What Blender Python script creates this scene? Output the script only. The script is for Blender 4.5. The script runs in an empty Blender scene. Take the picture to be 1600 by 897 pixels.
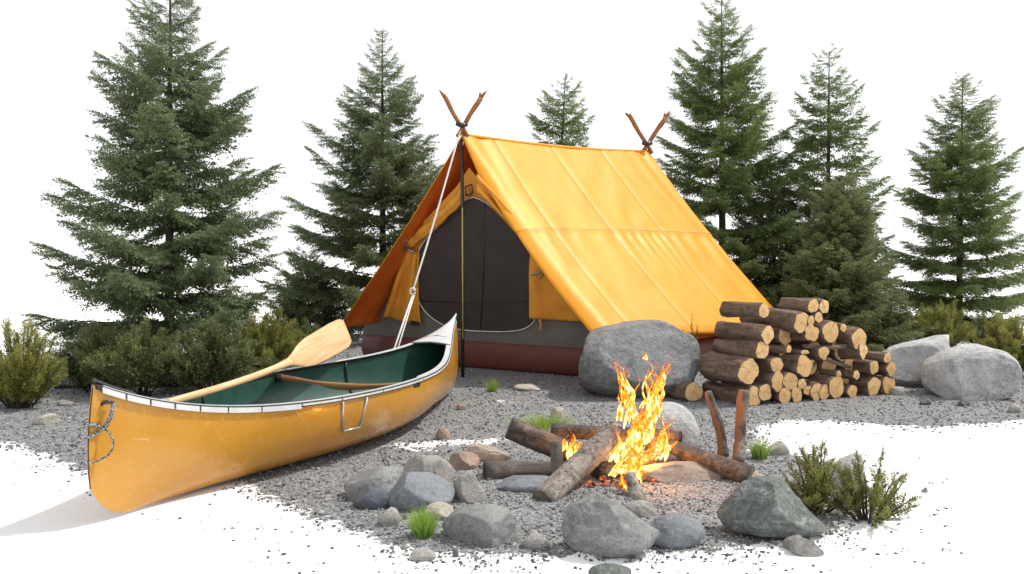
import bpy, bmesh, math, random
import numpy as np
from mathutils import Vector, Matrix, noise, Quaternion

C = bpy.context.scene.collection
R = math.radians
rng = np.random.default_rng(11)
random.seed(5)

# ------------------------------------------------------------------ camera
F, H = 1300.0, 1.1
TH = math.atan(48.5 / F)
cth, sth = math.cos(TH), math.sin(TH)
cam_d = bpy.data.cameras.new('camera')
cam_d.sensor_width = 36.0
cam_d.lens = 36.0 * F / 1600.0
cam_d.clip_start = 0.05
cam_d.clip_end = 3000
cam = bpy.data.objects.new('camera', cam_d)
cam.location = (0, 0, H)
cam.rotation_euler = (math.pi / 2 - TH, 0, 0)
C.objects.link(cam)
bpy.context.scene.camera = cam

def ray(px, py):
    xr = (px - 800) / F; yu = -(py - 448.5) / F
    return Vector((xr, cth + yu * sth, -sth + yu * cth))
def G(px, py, z=0.0):
    d = ray(px, py); k = (z - H) / d.z
    return Vector((d.x * k, d.y * k, z))
def AT(px, py, y):
    d = ray(px, py); k = y / d.y
    return Vector((d.x * k, y, H + d.z * k))

# ------------------------------------------------------------------ helpers
def tag(o, label=None, cat=None, group=None, kind=None):
    if label: o['label'] = label
    if cat: o['category'] = cat
    if group: o['group'] = group
    if kind: o['kind'] = kind
    return o
def empty(name, loc=(0, 0, 0), **k):
    o = bpy.data.objects.new(name, None); o.empty_display_size = 0.1
    o.location = loc; C.objects.link(o); tag(o, **k)
    return o
def link_mesh(name, me, mat, parent=None, smooth=True):
    if mat is not None: me.materials.append(mat)
    if smooth and len(me.polygons):
        me.polygons.foreach_set('use_smooth', np.ones(len(me.polygons), dtype=bool))
    o = bpy.data.objects.new(name, me); C.objects.link(o)
    if parent is not None:
        o.parent = parent
        o.matrix_parent_inverse = Matrix.Translation(parent.location).inverted() if parent.rotation_euler[:] == (0, 0, 0) and parent.rotation_mode == 'XYZ' else Matrix.Identity(4)
    return o
def mesh(name, v, f, mat, parent=None, smooth=True):
    me = bpy.data.meshes.new(name)
    me.from_pydata([tuple(p) for p in v], [], [tuple(q) for q in f]); me.update()
    return link_mesh(name, me, mat, parent, smooth)
def tri_mesh(name, V, T, mat, parent=None, tone=None, smooth=False):
    me = bpy.data.meshes.new(name)
    V = np.ascontiguousarray(V, dtype=np.float32); T = np.ascontiguousarray(T, dtype=np.int32)
    n = T.shape[1]
    me.vertices.add(len(V)); me.vertices.foreach_set('co', V.ravel())
    me.loops.add(T.size); me.loops.foreach_set('vertex_index', T.ravel())
    me.polygons.add(len(T)); me.polygons.foreach_set('loop_start', np.arange(0, T.size, n, dtype=np.int32))
    me.update(calc_edges=True)
    if tone is not None:
        a = me.attributes.new('tone', 'FLOAT', 'POINT'); a.data.foreach_set('value', np.asarray(tone, dtype=np.float32))
    return link_mesh(name, me, mat, parent, smooth)

class MB:
    def __init__(s): s.v = []; s.f = []
    def add(s, v, f):
        b = len(s.v); s.v += [tuple(p) for p in v]; s.f += [tuple(i + b for i in q) for q in f]
    def tube(s, pts, r, n=8, cap=True, flat=1.0):
        pts = [Vector(p) for p in pts]
        rs = r if isinstance(r, (list, tuple)) else [r] * len(pts)
        V = []; up = None
        for i, p in enumerate(pts):
            a = pts[max(0, i - 1)]; b = pts[min(len(pts) - 1, i + 1)]
            d = (b - a).normalized()
            if up is None:
                up = d.orthogonal().normalized()
            up = (up - d * up.dot(d)).normalized()
            w = d.cross(up)
            for k in range(n):
                t = 2 * math.pi * k / n
                V.append(p + (up * math.cos(t) * flat + w * math.sin(t)) * rs[i])
        Fc = []
        for i in range(len(pts) - 1):
            for k in range(n):
                k2 = (k + 1) % n
                Fc.append((i * n + k, i * n + k2, (i + 1) * n + k2, (i + 1) * n + k))
        if cap:
            Fc.append(tuple(range(n))[::-1]); Fc.append(tuple((len(pts) - 1) * n + k for k in range(n)))
        s.add(V, Fc); return s
    def build(s, name, mat, parent=None, smooth=True):
        return mesh(name, s.v, s.f, mat, parent, smooth)
def smooth_pts(P, n):
    P = [Vector(p) for p in P]; out = []
    Q = [P[0] * 2 - P[1]] + P + [P[-1] * 2 - P[-2]]
    for i in range(len(P) - 1):
        a, b, c, d = Q[i:i + 4]
        for k in range(n):
            t = k / n
            out.append(0.5 * ((2 * b) + (c - a) * t + (2 * a - 5 * b + 4 * c - d) * t * t + (3 * b - a - 3 * c + d) * t ** 3))
    out.append(P[-1]); return out
def solidify(o, th, off=0):
    m = o.modifiers.new('Solidify', 'SOLIDIFY'); m.thickness = th; m.offset = off; return o
def bevel(o, w, seg=2):
    m = o.modifiers.new('Bevel', 'BEVEL'); m.width = w; m.segments = seg; m.limit_method = 'ANGLE'; m.angle_limit = R(40); return o

# ------------------------------------------------------------------ materials
class NT:
    def __init__(s, name):
        s.m = bpy.data.materials.new(name); s.m.use_nodes = True
        s.t = s.m.node_tree; s.b = s.t.nodes['Principled BSDF']; s.out = s.t.nodes['Material Output']
    def n(s, typ, **k):
        nd = s.t.nodes.new(typ)
        for a, v in k.items():
            if a in ('ins',):
                for i, x in v.items():
                    if isinstance(x, bpy.types.NodeSocket): s.t.links.new(x, nd.inputs[i])
                    else: nd.inputs[i].default_value = x
            else: setattr(nd, a, v)
        return nd
    def l(s, a, b): s.t.links.new(a, b)
    def coord(s, kind='Object', scale=(1, 1, 1), loc=(0, 0, 0)):
        c = s.n('ShaderNodeTexCoord')
        mp = s.n('ShaderNodeMapping', ins={0: c.outputs[kind], 'Scale': scale, 'Location': loc})
        return mp.outputs[0]
    def noise(s, vec, scale, detail=4, rough=.6, dist=0):
        return s.n('ShaderNodeTexNoise', ins={'Vector': vec, 'Scale': scale, 'Detail': detail, 'Roughness': rough, 'Distortion': dist}).outputs[0]
    def ramp(s, fac, stops):
        r = s.n('ShaderNodeValToRGB', ins={0: fac}); e = r.color_ramp.elements
        while len(e) < len(stops): e.new(.5)
        for i, (p, c) in enumerate(stops):
            e[i].position = p; e[i].color = (*c, 1) if len(c) == 3 else c
        return r.outputs[0]
    def mix(s, fac, a, b, mode='MIX'):
        m = s.n('ShaderNodeMix', data_type='RGBA', blend_type=mode)
        for i, x in ((0, fac), (6, a), (7, b)):
            if isinstance(x, bpy.types.NodeSocket): s.l(x, m.inputs[i])
            else: m.inputs[i].default_value = (*x, 1) if isinstance(x, tuple) and len(x) == 3 else x
        return m.outputs[2]
    def math(s, op, a, b=0.0, c=None):
        m = s.n('ShaderNodeMath', operation=op)
        for i, x in enumerate((a, b) if c is None else (a, b, c)):
            if isinstance(x, bpy.types.NodeSocket): s.l(x, m.inputs[i])
            else: m.inputs[i].default_value = x
        return m.outputs[0]
    def bump(s, h, strength=.5, dist=.01, normal=None):
        b = s.n('ShaderNodeBump', ins={'Height': h, 'Strength': strength, 'Distance': dist})
        if normal: s.l(normal, b.inputs['Normal'])
        return b.outputs[0]
    def attr(s, name): return s.n('ShaderNodeAttribute', attribute_name=name).outputs['Fac']
    def set(s, **k):
        for a, v in k.items():
            i = s.b.inputs[a.replace('_', ' ')]
            if isinstance(v, bpy.types.NodeSocket): s.l(v, i)
            else: i.default_value = (*v, 1) if isinstance(v, tuple) and len(v) == 3 else v
        return s

def m_simple(name, c1, c2=None, scale=8, rough=.6, bump=.2, dist=.004, metal=0, spec=.5, stretch=(1, 1, 1)):
    t = NT(name); v = t.coord(scale=stretch)
    n = t.noise(v, scale, 5)
    c2 = c2 or tuple(x * .75 for x in c1)
    t.set(Base_Color=t.ramp(n, [(.3, c2), (.7, c1)]), Roughness=rough, Metallic=metal)
    t.b.inputs['Specular IOR Level'].default_value = spec
    if bump: t.set(Normal=t.bump(t.noise(v, scale * 6, 4), bump, dist))
    return t.m

def m_rock(name, c1, c2, c3=None, seed=0, sc=1.0, rough=.75, spot=0.0):
    t = NT(name); v = t.coord(loc=(seed * 3.1, seed * 1.7, seed * .9))
    n1 = t.noise(v, 3.0 * sc, 6, .6, .6); n2 = t.noise(v, 38 * sc, 5, .75); n3 = t.noise(v, 130 * sc, 3, .8)
    col = t.ramp(n1, [(.35, c2), (.62, c1)])
    col = t.mix(t.math('MULTIPLY', t.ramp(n2, [(.42, (0, 0, 0)), (.68, (1, 1, 1))]), .55), col, c3 or tuple(min(1, x * 1.7) for x in c1))
    col = t.mix(t.math('MULTIPLY', t.ramp(n3, [(.50, (0, 0, 0)), (.62, (1, 1, 1))]), .45), col, tuple(x * .35 for x in c2))
    if spot:
        vs = t.coord(scale=(1, 1, 2.2), loc=(seed, 0, 0))
        st = t.noise(vs, 9 * sc, 7, .75, 1.5)
        col = t.mix(t.math('MULTIPLY', t.ramp(st, [(.53, (0, 0, 0)), (.66, (1, 1, 1))]), spot), col, (.55, .56, .55))
    h = t.math('ADD', t.math('MULTIPLY', n2, .6), t.math('MULTIPLY', n3, .35))
    h = t.math('ADD', h, t.math('MULTIPLY', t.noise(v, 10 * sc, 6, .7), 1.4))
    t.set(Base_Color=col, Roughness=rough, Normal=t.bump(h, .8, .022 / sc))
    return t.m

def m_foliage(name, dark, light, trans=.25):
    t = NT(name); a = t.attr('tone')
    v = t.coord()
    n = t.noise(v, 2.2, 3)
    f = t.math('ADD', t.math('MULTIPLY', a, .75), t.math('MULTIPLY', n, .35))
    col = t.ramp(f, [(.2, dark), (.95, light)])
    t.set(Base_Color=col, Roughness=.55)
    t.b.inputs['Specular IOR Level'].default_value = .35
    tr = t.n('ShaderNodeBsdfTranslucent', ins={'Color': t.mix(.5, col, light)})
    mx = t.n('ShaderNodeMixShader', ins={0: trans, 1: t.b.outputs[0], 2: tr.outputs[0]})
    t.l(mx.outputs[0], t.out.inputs[0])
    return t.m

def m_bark(name, c1, c2, c3=None, zs=.25, sc=14, dist=.012, moss=0):
    t = NT(name); v = t.coord(scale=(1, 1, zs))
    n = t.noise(v, sc, 8, .7, .8); n2 = t.noise(v, sc * 5, 4, .7)
    col = t.ramp(n, [(.32, c2), (.66, c1)])
    if c3: col = t.mix(t.math('MULTIPLY', t.ramp(t.noise(t.coord(), 7, 6, .7, 1), [(.5, (0, 0, 0)), (.64, (1, 1, 1))]), .8), col, c3)
    if moss: col = t.mix(t.math('MULTIPLY', t.ramp(t.noise(t.coord(), 24, 6, .75, 1), [(.52, (0, 0, 0)), (.62, (1, 1, 1))]), moss), col, (.02, .02, .018))
    t.set(Base_Color=col, Roughness=.85, Normal=t.bump(t.math('ADD', n, t.math('MULTIPLY', n2, .4)), .8, dist))
    return t.m

def m_cutwood(name):
    t = NT(name); v = t.coord()
    nz = t.n('ShaderNodeTexNoise', ins={'Vector': v, 'Scale': 14.0, 'Detail': 3.0})
    vv = t.n('ShaderNodeVectorMath', operation='ADD', ins={0: v})
    sc = t.n('ShaderNodeVectorMath', operation='SCALE', ins={0: nz.outputs['Color'], 'Scale': .035}); t.l(sc.outputs[0], vv.inputs[1])
    off = t.n('ShaderNodeVectorMath', operation='SUBTRACT', ins={0: vv.outputs[0], 1: (.0175, .0175, 0)})
    sx = t.n('ShaderNodeSeparateXYZ', ins={0: off.outputs[0]})
    r = t.math('SQRT', t.math('ADD', t.math('MULTIPLY', sx.outputs[0], sx.outputs[0]), t.math('MULTIPLY', sx.outputs[1], sx.outputs[1])))
    ring = t.math('SINE', t.math('MULTIPLY', r, 380.0))
    ring = t.math('MULTIPLY_ADD', ring, .5, .5)
    col = t.ramp(ring, [(.0, (.62, .38, .15)), (.6, (.74, .50, .23)), (1, (.80, .57, .29))])
    heart = t.ramp(t.math('ADD', r, t.math('MULTIPLY', t.noise(v, 30, 3), .02)), [(.016, (1, 1, 1)), (.034, (0, 0, 0))])
    col = t.mix(t.math('MULTIPLY', heart, .5), col, (.33, .15, .05))
    blot = t.ramp(t.noise(v, 22, 5, .7), [(.45, (0, 0, 0)), (.7, (1, 1, 1))])
    col = t.mix(t.math('MULTIPLY', blot, .45), col, (.42, .18, .045))
    ang = t.math('ARCTAN2', sx.outputs[1], sx.outputs[0])
    cv = t.n('ShaderNodeCombineXYZ', ins={0: t.math('MULTIPLY', t.math('COSINE', ang), 2.2), 1: t.math('MULTIPLY', t.math('SINE', ang), 2.2)})
    oi = t.n('ShaderNodeObjectInfo'); t.l(t.math('MULTIPLY', oi.outputs['Random'], 40.0), cv.inputs[2])
    ck = t.ramp(t.noise(cv.outputs[0], 3.2, 1, .4), [(.655, (0, 0, 0)), (.68, (1, 1, 1))])
    col = t.mix(t.math('MULTIPLY', ck, .75), col, (.12, .06, .025))
    col = t.mix(t.math('MULTIPLY', oi.outputs['Random'], .35), col, (.50, .27, .10))
    t.set(Base_Color=col, Roughness=.75, Normal=t.bump(t.math('ADD', t.math('MULTIPLY', ring, .3), t.noise(v, 90, 4)), .35, .003))
    return t.m

M = {}
M['white_cloth'] = m_simple('white_cord', (.75, .73, .7), scale=60, rough=.7)
M['cut'] = m_cutwood('sawn_wood')
M['bark'] = m_bark('log_bark', (.28, .185, .13), (.06, .040, .028), (.22, .165, .125), zs=.22, sc=26, dist=.03, moss=.5)
M['bark_grey'] = m_bark('grey_bark', (.16, .135, .115), (.04, .03, .026), (.17, .15, .13), zs=.3, sc=18, moss=.5)
M['bark_birch'] = m_bark('pale_flaky_bark', (.34, .29, .25), (.09, .07, .055), (.42, .38, .34), zs=.9, sc=18, moss=.85)
M['bark_char'] = m_bark('charred_bark', (.15, .12, .105), (.02, .017, .016), (.26, .18, .13), zs=.6, sc=18, dist=.03, moss=.85)
M['bark_tree'] = m_bark('conifer_bark', (.055, .042, .032), (.02, .016, .012), zs=.3, sc=20)
M['stick'] = m_bark('peeled_stick', (.36, .15, .05), (.16, .06, .02), zs=.08, sc=40, dist=.003)

# ------------------------------------------------------------------ world, sun
S = Vector((.93, .24, 0)).normalized() * math.cos(R(54)) + Vector((0, 0, math.sin(R(54))))
w = bpy.data.worlds.new('World'); bpy.context.scene.world = w; w.use_nodes = True
nt = w.node_tree; bg = nt.nodes['Background']; wo = nt.nodes['World Output']
sky = nt.nodes.new('ShaderNodeTexSky'); sky.sky_type = 'NISHITA'; sky.sun_disc = False
sky.sun_elevation = R(54); sky.sun_rotation = math.atan2(S.x, S.y)
hs = nt.nodes.new('ShaderNodeHueSaturation'); hs.inputs['Saturation'].default_value = .15
nt.links.new(sky.outputs[0], hs.inputs['Color'])
nt.links.new(hs.outputs[0], bg.inputs[0]); bg.inputs[1].default_value = .06
bg2 = nt.nodes.new('ShaderNodeBackground'); bg2.inputs[0].default_value = (.985, .99, 1, 1); bg2.inputs[1].default_value = .82
gtc = nt.nodes.new('ShaderNodeTexCoord'); gsx = nt.nodes.new('ShaderNodeSeparateXYZ'); nt.links.new(gtc.outputs['Generated'], gsx.inputs[0])
gmr = nt.nodes.new('ShaderNodeMapRange'); gmr.inputs['From Min'].default_value = .3; gmr.inputs['From Max'].default_value = .95
gmr.inputs['To Min'].default_value = .95; gmr.inputs['To Max'].default_value = .6
nt.links.new(gsx.outputs[2], gmr.inputs['Value']); nt.links.new(gmr.outputs[0], bg2.inputs[1])
ad = nt.nodes.new('ShaderNodeAddShader')
nt.links.new(bg.outputs[0], ad.inputs[0]); nt.links.new(bg2.outputs[0], ad.inputs[1]); nt.links.new(ad.outputs[0], wo.inputs[0])
sd = bpy.data.lights.new('sun', 'SUN'); sd.energy = 3.9; sd.angle = R(3); sd.color = (1, .955, .88)
so = bpy.data.objects.new('sun', sd); so.rotation_euler = (-S).to_track_quat('-Z', 'Y').to_euler(); C.objects.link(so)
vs = bpy.context.scene.view_settings
vs.view_transform = 'Standard'; vs.look = 'None'; vs.gamma = 1; vs.exposure = 0; vs.use_curve_mapping = False

# ------------------------------------------------------------------ ground
outer = [(-500, 640), (0, 600), (60, 560), (420, 545), (700, 528), (1100, 520), (1400, 530), (1700, 560), (2000, 600), (1900, 650), (1600, 658), (1450, 668), (1330, 660), (1240, 655), (1185, 668), (1180, 700), (1240, 712), (1330, 730), (1345, 790), (1300, 835), (1200, 852),
         (1100, 862), (900, 868), (700, 868), (610, 852), (540, 825), (470, 800), (400, 770), (360, 740), (250, 740), (130, 735), (70, 712), (0, 690), (-500, 720)]
holes = [[(610, 697), (650, 691), (720, 688), (790, 685), (780, 691), (700, 697), (640, 702)],
         [(775, 625), (790, 625), (790, 628), (778, 628)]]
def poly_w(P): return np.array([G(x, y)[:2] for x, y in P])
OUT = poly_w(outer); HOL = [poly_w(h) for h in holes]
def sdf(P, Q):
    d = np.full(len(P), 1e9); ins = np.zeros(len(P), bool); n = len(Q)
    for i in range(n):
        a, b = Q[i], Q[(i + 1) % n]; e = b - a
        t = np.clip(((P - a) @ e) / (e @ e), 0, 1)
        d = np.minimum(d, np.hypot(*(P - a - t[:, None] * e).T))
        c = ((a[1] > P[:, 1]) != (b[1] > P[:, 1]))
        xx = a[0] + (P[:, 1] - a[1]) / (b[1] - a[1] + 1e-12) * e[0]
        ins ^= c & (P[:, 0] < xx)
    return np.where(ins, d, -d)
def maskval(P):
    m = sdf(P, OUT)
    for h in HOL: m = np.minimum(m, -sdf(P, h) + 0.0)
    return m
def axis(a, b, step, far, g=1.14):
    x = list(np.arange(a, b, step)); s = step
    lo = []; v = a
    while v > -far: s *= g; v -= s; lo.append(v)
    hi = []; v = x[-1]; s = step
    while v < far: s *= g; v += s; hi.append(v)
    return np.array(lo[::-1] + x + hi)
gx = axis(-5, 6.5, .045, 900); gy = axis(2.4, 12.5, .045, 900)
X, Y = np.meshgrid(gx, gy); P2 = np.stack([X.ravel(), Y.ravel()], 1)
mk = maskval(P2)
def relief(x, y):
    return .010 * math.sin(x * 2.1 + .7 * y) * math.sin(y * 1.7 - .3 * x) + .006 * noise.noise(Vector((x * 6, y * 6, 0)))
near_ = (np.abs(X.ravel()) < 8) & (Y.ravel() > 1.5) & (Y.ravel() < 14)
Z = np.zeros(len(P2)); 
for i in np.nonzero(near_)[0]:
    if mk[i] > -.1: Z[i] = .005 * noise.noise(Vector((P2[i, 0] * 7, P2[i, 1] * 7, 0))) - .002
V = np.column_stack([P2, Z]); nx, ny = len(gx), len(gy)
ii = (np.arange(ny - 1)[:, None] * nx + np.arange(nx - 1)[None]).ravel()
T = np.stack([ii, ii + 1, ii + nx + 1, ii + nx], 1)
t = NT('snow_white_sand_and_gravel'); v = t.coord()
a = t.attr('tone')
n1 = t.noise(v, 5.5, 6, .7, .4); n2 = t.noise(v, 42, 3, .7)
f = t.math('ADD', a, t.math('MULTIPLY', t.math('SUBTRACT', n1, .5), .75))
f = t.math('ADD', f, t.math('MULTIPLY', t.math('SUBTRACT', n2, .5), .55))
msk = t.ramp(f, [(.0, (0, 0, 0)), (.03, (1, 1, 1))])
vo = t.n('ShaderNodeTexVoronoi', ins={'Vector': v, 'Scale': 95.0, 'Randomness': 1.0})
vo2 = t.n('ShaderNodeTexVoronoi', ins={'Vector': v, 'Scale': 36.0, 'Randomness': 1.0})
g0 = t.n('ShaderNodeSeparateColor', ins={0: vo.outputs['Color']}).outputs[0]
gcol = t.ramp(g0, [(.0, (.13, .132, .137)), (.4, (.2, .204, .21)), (.8, (.28, .284, .29)), (1, (.45, .45, .45))])
gcol = t.mix(t.math('MULTIPLY', t.ramp(t.noise(v, 1.3, 5, .7), [(.4, (0, 0, 0)), (.7, (1, 1, 1))]), .5), gcol, (.27, .273, .28))
t.set(Base_Color=t.mix(msk, (.88, .885, .89), gcol), Roughness=.9)
hh = t.math('ADD', t.math('MULTIPLY', vo.outputs['Distance'], -1.0), t.math('MULTIPLY', vo2.outputs['Distance'], -.8))
hh = t.math('MULTIPLY', t.math('ADD', hh, t.math('MULTIPLY', t.noise(v, 14, 5, .7), 2.2)), msk)
t.set(Normal=t.bump(hh, .8, .011))
tri_mesh('ground', V, T, t.m, tone=np.clip(mk / .55, -3, 3) , smooth=True)
tag(bpy.data.objects['ground'], kind='structure')

# loose gravel pebbles (one mass) --------------------------------------------
def ico(sub):
    bm = bmesh.new(); bmesh.ops.create_icosphere(bm, subdivisions=sub, radius=1)
    v = np.array([p.co[:] for p in bm.verts]); f = np.array([[q.index for q in p.verts] for p in bm.faces]); bm.free()
    return v, f
I1 = ico(1); I4 = ico(4); I5 = ico(5); I6 = ico(6)
mgr = NT('loose_gravel'); a = mgr.attr('tone')
mgr.set(Base_Color=mgr.ramp(a, [(0, (.055, .055, .058)), (.2, (.15, .153, .158)), (.8, (.27, .274, .28)), (1, (.46, .46, .46))]), Roughness=.85,
        Normal=mgr.bump(mgr.noise(mgr.coord(), 160, 3), .4, .003))
N = 170000
y = 2.2 * (10.5 / 2.2) ** rng.random(N); x = (rng.random(N) * 2 - 1) * y * .66
P = np.stack([x, y], 1); m = maskval(P)
nz = np.array([noise.noise(Vector((px * 3, py * 3, 3))) + .6 * noise.noise(Vector((px * 11, py * 11, 7))) for px, py in P])
e = m + nz * .16
fire_c = G(980, 765)
pr = np.where(e > 0, .42, np.where(e > -.1, .30, np.where(e > -.45, .030 * np.exp((e + .1) * 3.5), 0.0)))
pr = np.where((e < -.1) & (nz > .12), pr * 3.0, pr)
keep = rng.random(N) < pr
P, e, yy = P[keep], e[keep], y[keep]; n = len(P)
size = (.0028 + .0060 * rng.random(n) ** 3.0) * (.7 + yy / 9)
big = rng.random(n) < .015; size[big] *= 1.9
# a few shapes, placed with random rotation
Vt, Ft = I1; shp = [Vt * (1 + .35 * (rng.random((len(Vt), 1)) - .5)) for _ in range(8)]
q = rng.normal(size=(n, 4)); q /= np.linalg.norm(q, axis=1)[:, None]
W_, X_, Y_, Z_ = q.T
RM = np.stack([1 - 2 * (Y_**2 + Z_**2), 2 * (X_*Y_ - Z_*W_), 2 * (X_*Z_ + Y_*W_), 2 * (X_*Y_ + Z_*W_), 1 - 2 * (X_**2 + Z_**2), 2 * (Y_*Z_ - X_*W_),
               2 * (X_*Z_ - Y_*W_), 2 * (Y_*Z_ + X_*W_), 1 - 2 * (X_**2 + Y_**2)], 1).reshape(n, 3, 3)
base = np.stack([shp[k] for k in rng.integers(0, 8, n)]) * np.stack([np.ones(n), .75 + .3 * rng.random(n), .55 + .3 * rng.random(n)], 1)[:, None, :]
VV = np.einsum('nij,nkj->nki', RM, base * size[:, None, None])
VV[:, :, 2] *= .65
VV += np.column_stack([P, size * .25])[:, None, :]
FF = (np.arange(n)[:, None, None] * len(Vt) + Ft[None]).reshape(-1, 3)
tn = np.where(e > 0, rng.random(n), rng.random(n) * .25); 
tri_mesh('gravel', VV.reshape(-1, 3), FF, mgr.m, tone=np.repeat(tn, len(Vt)))
tag(bpy.data.objects['gravel'], kind='stuff', label='loose dark grey gravel scattered around the camp', cat='gravel')

# ------------------------------------------------------------------ rocks
def make_rock(name, x0, x1, yt, yb, mat, seed, dep=.8, label='', cat='rock', group=None, cuts=5, hi=False, rot=0, sink=.28, amp=.12, flat=0, asym=0, prof=2.3, yfix=None):
    Vt, Ft = I6 if hi else I5
    d0 = G((x0 + x1) / 2, yb).y
    dc = d0
    for _ in range(4):
        wd = (x1 - x0) / F * dc; dc = d0 + wd * dep * .42
    ht = max(.012, H - (yt - 400) / F * dc)
    if yfix: dc = yfix
    cx = ((x0 + x1) / 2 - 800) / F * dc
    rs = random.Random(seed)
    off = Vector((seed * 7.3, seed * 3.7, seed * 5.1))
    A = Vt.copy()
    # superellipsoid rounding
    A = np.sign(A) * np.abs(A) ** (2 / prof)
    A /= (np.abs(A) ** 2.0).sum(1)[:, None] ** .5 * .5 + .5
    for k in range(cuts):
        ang = rs.random() * 6.28; el = rs.uniform(-.1, .9)
        nn = np.array([math.cos(ang) * math.cos(el), math.sin(ang) * math.cos(el), math.sin(el)])
        c = rs.uniform(.5, .8); dd = A @ nn - c
        A -= np.outer(np.where(dd > 0, dd * .97, 0), nn)
    for i, p in enumerate(Vt):
        vv = Vector(p)
        k = 1 + amp * noise.fractal(vv * 1.1 + off, 1.0, 2.0, 3) + amp * .16 * noise.fractal(vv * 4.5 + off, .9, 2.0, 4)
        A[i] *= k
    cr, sr = math.cos(rot), math.sin(rot)
    A[:, 0], A[:, 1] = A[:, 0] * cr - A[:, 1] * sr, A[:, 0] * sr + A[:, 1] * cr
    lo, hi_ = A.min(0), A.max(0)
    A = (A - (lo + hi_) / 2) / ((hi_ - lo) / 2)
    if asym: A[:, 2] = np.where(A[:, 2] > -.5, (A[:, 2] + .5) * (1 + asym * A[:, 0]) - .5, A[:, 2]) 
    A[:, 2] /= A[:, 2].max()
    full = ht / (1 - sink)
    A = A * np.array([wd / 2, wd * dep / 2, full / 2]); A[:, 2] += ht - full / 2
    A[:, 2] = np.maximum(A[:, 2], -.05)
    o = mesh(name, A, Ft, mat); o.location = (cx, dc, 0)
    return tag(o, label, cat, group)
RK = {
 'boulder': m_rock('boulder_stone', (.18, .19, .198), (.07, .077, .083), (.36, .37, .38), 1, .55, rough=.5, spot=.25),
 'pale': m_rock('pale_boulder_stone', (.56, .57, .58), (.25, .255, .26), (.72, .72, .72), 2, .7, rough=.6, spot=.5),
 'grey': m_rock('grey_stone', (.27, .275, .275), (.15, .153, .155), (.42, .42, .41), 3, 1.4),
 'brown': m_rock('brown_grey_stone', (.32, .31, .29), (.19, .185, .175), (.44, .43, .4), 4, 1.4),
 'light': m_rock('light_stone', (.38, .365, .34), (.24, .23, .215), (.55, .53, .5), 5, 1.6),
 'blue': m_rock('blue_grey_stone', (.24, .26, .29), (.14, .155, .18), (.36, .38, .4), 6, 1.4, rough=.6),
 'slate': m_rock('dark_blue_stone', (.09, .105, .13), (.055, .065, .08), (.18, .2, .22), 7, 1.5, rough=.55),
 'cream': m_rock('cream_stone', (.5, .47, .4), (.36, .33, .28), (.62, .6, .54), 8, 2),
 'red': m_rock('reddish_stone', (.38, .28, .22), (.22, .165, .135), (.48, .4, .34), 9, 2),
 'peach': m_rock('peach_stone', (.5, .4, .32), (.36, .28, .22), (.6, .52, .44), 10, 1.6),
 'green': m_rock('greenish_dark_stone', (.11, .125, .118), (.045, .055, .05), (.3, .32, .3), 12, 1.1, rough=.6, spot=.4),
 'front': m_rock('front_grey_stone', (.29, .3, .295), (.13, .135, .135), (.44, .44, .43), 13, 1.0, rough=.6, spot=.5),
}
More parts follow.
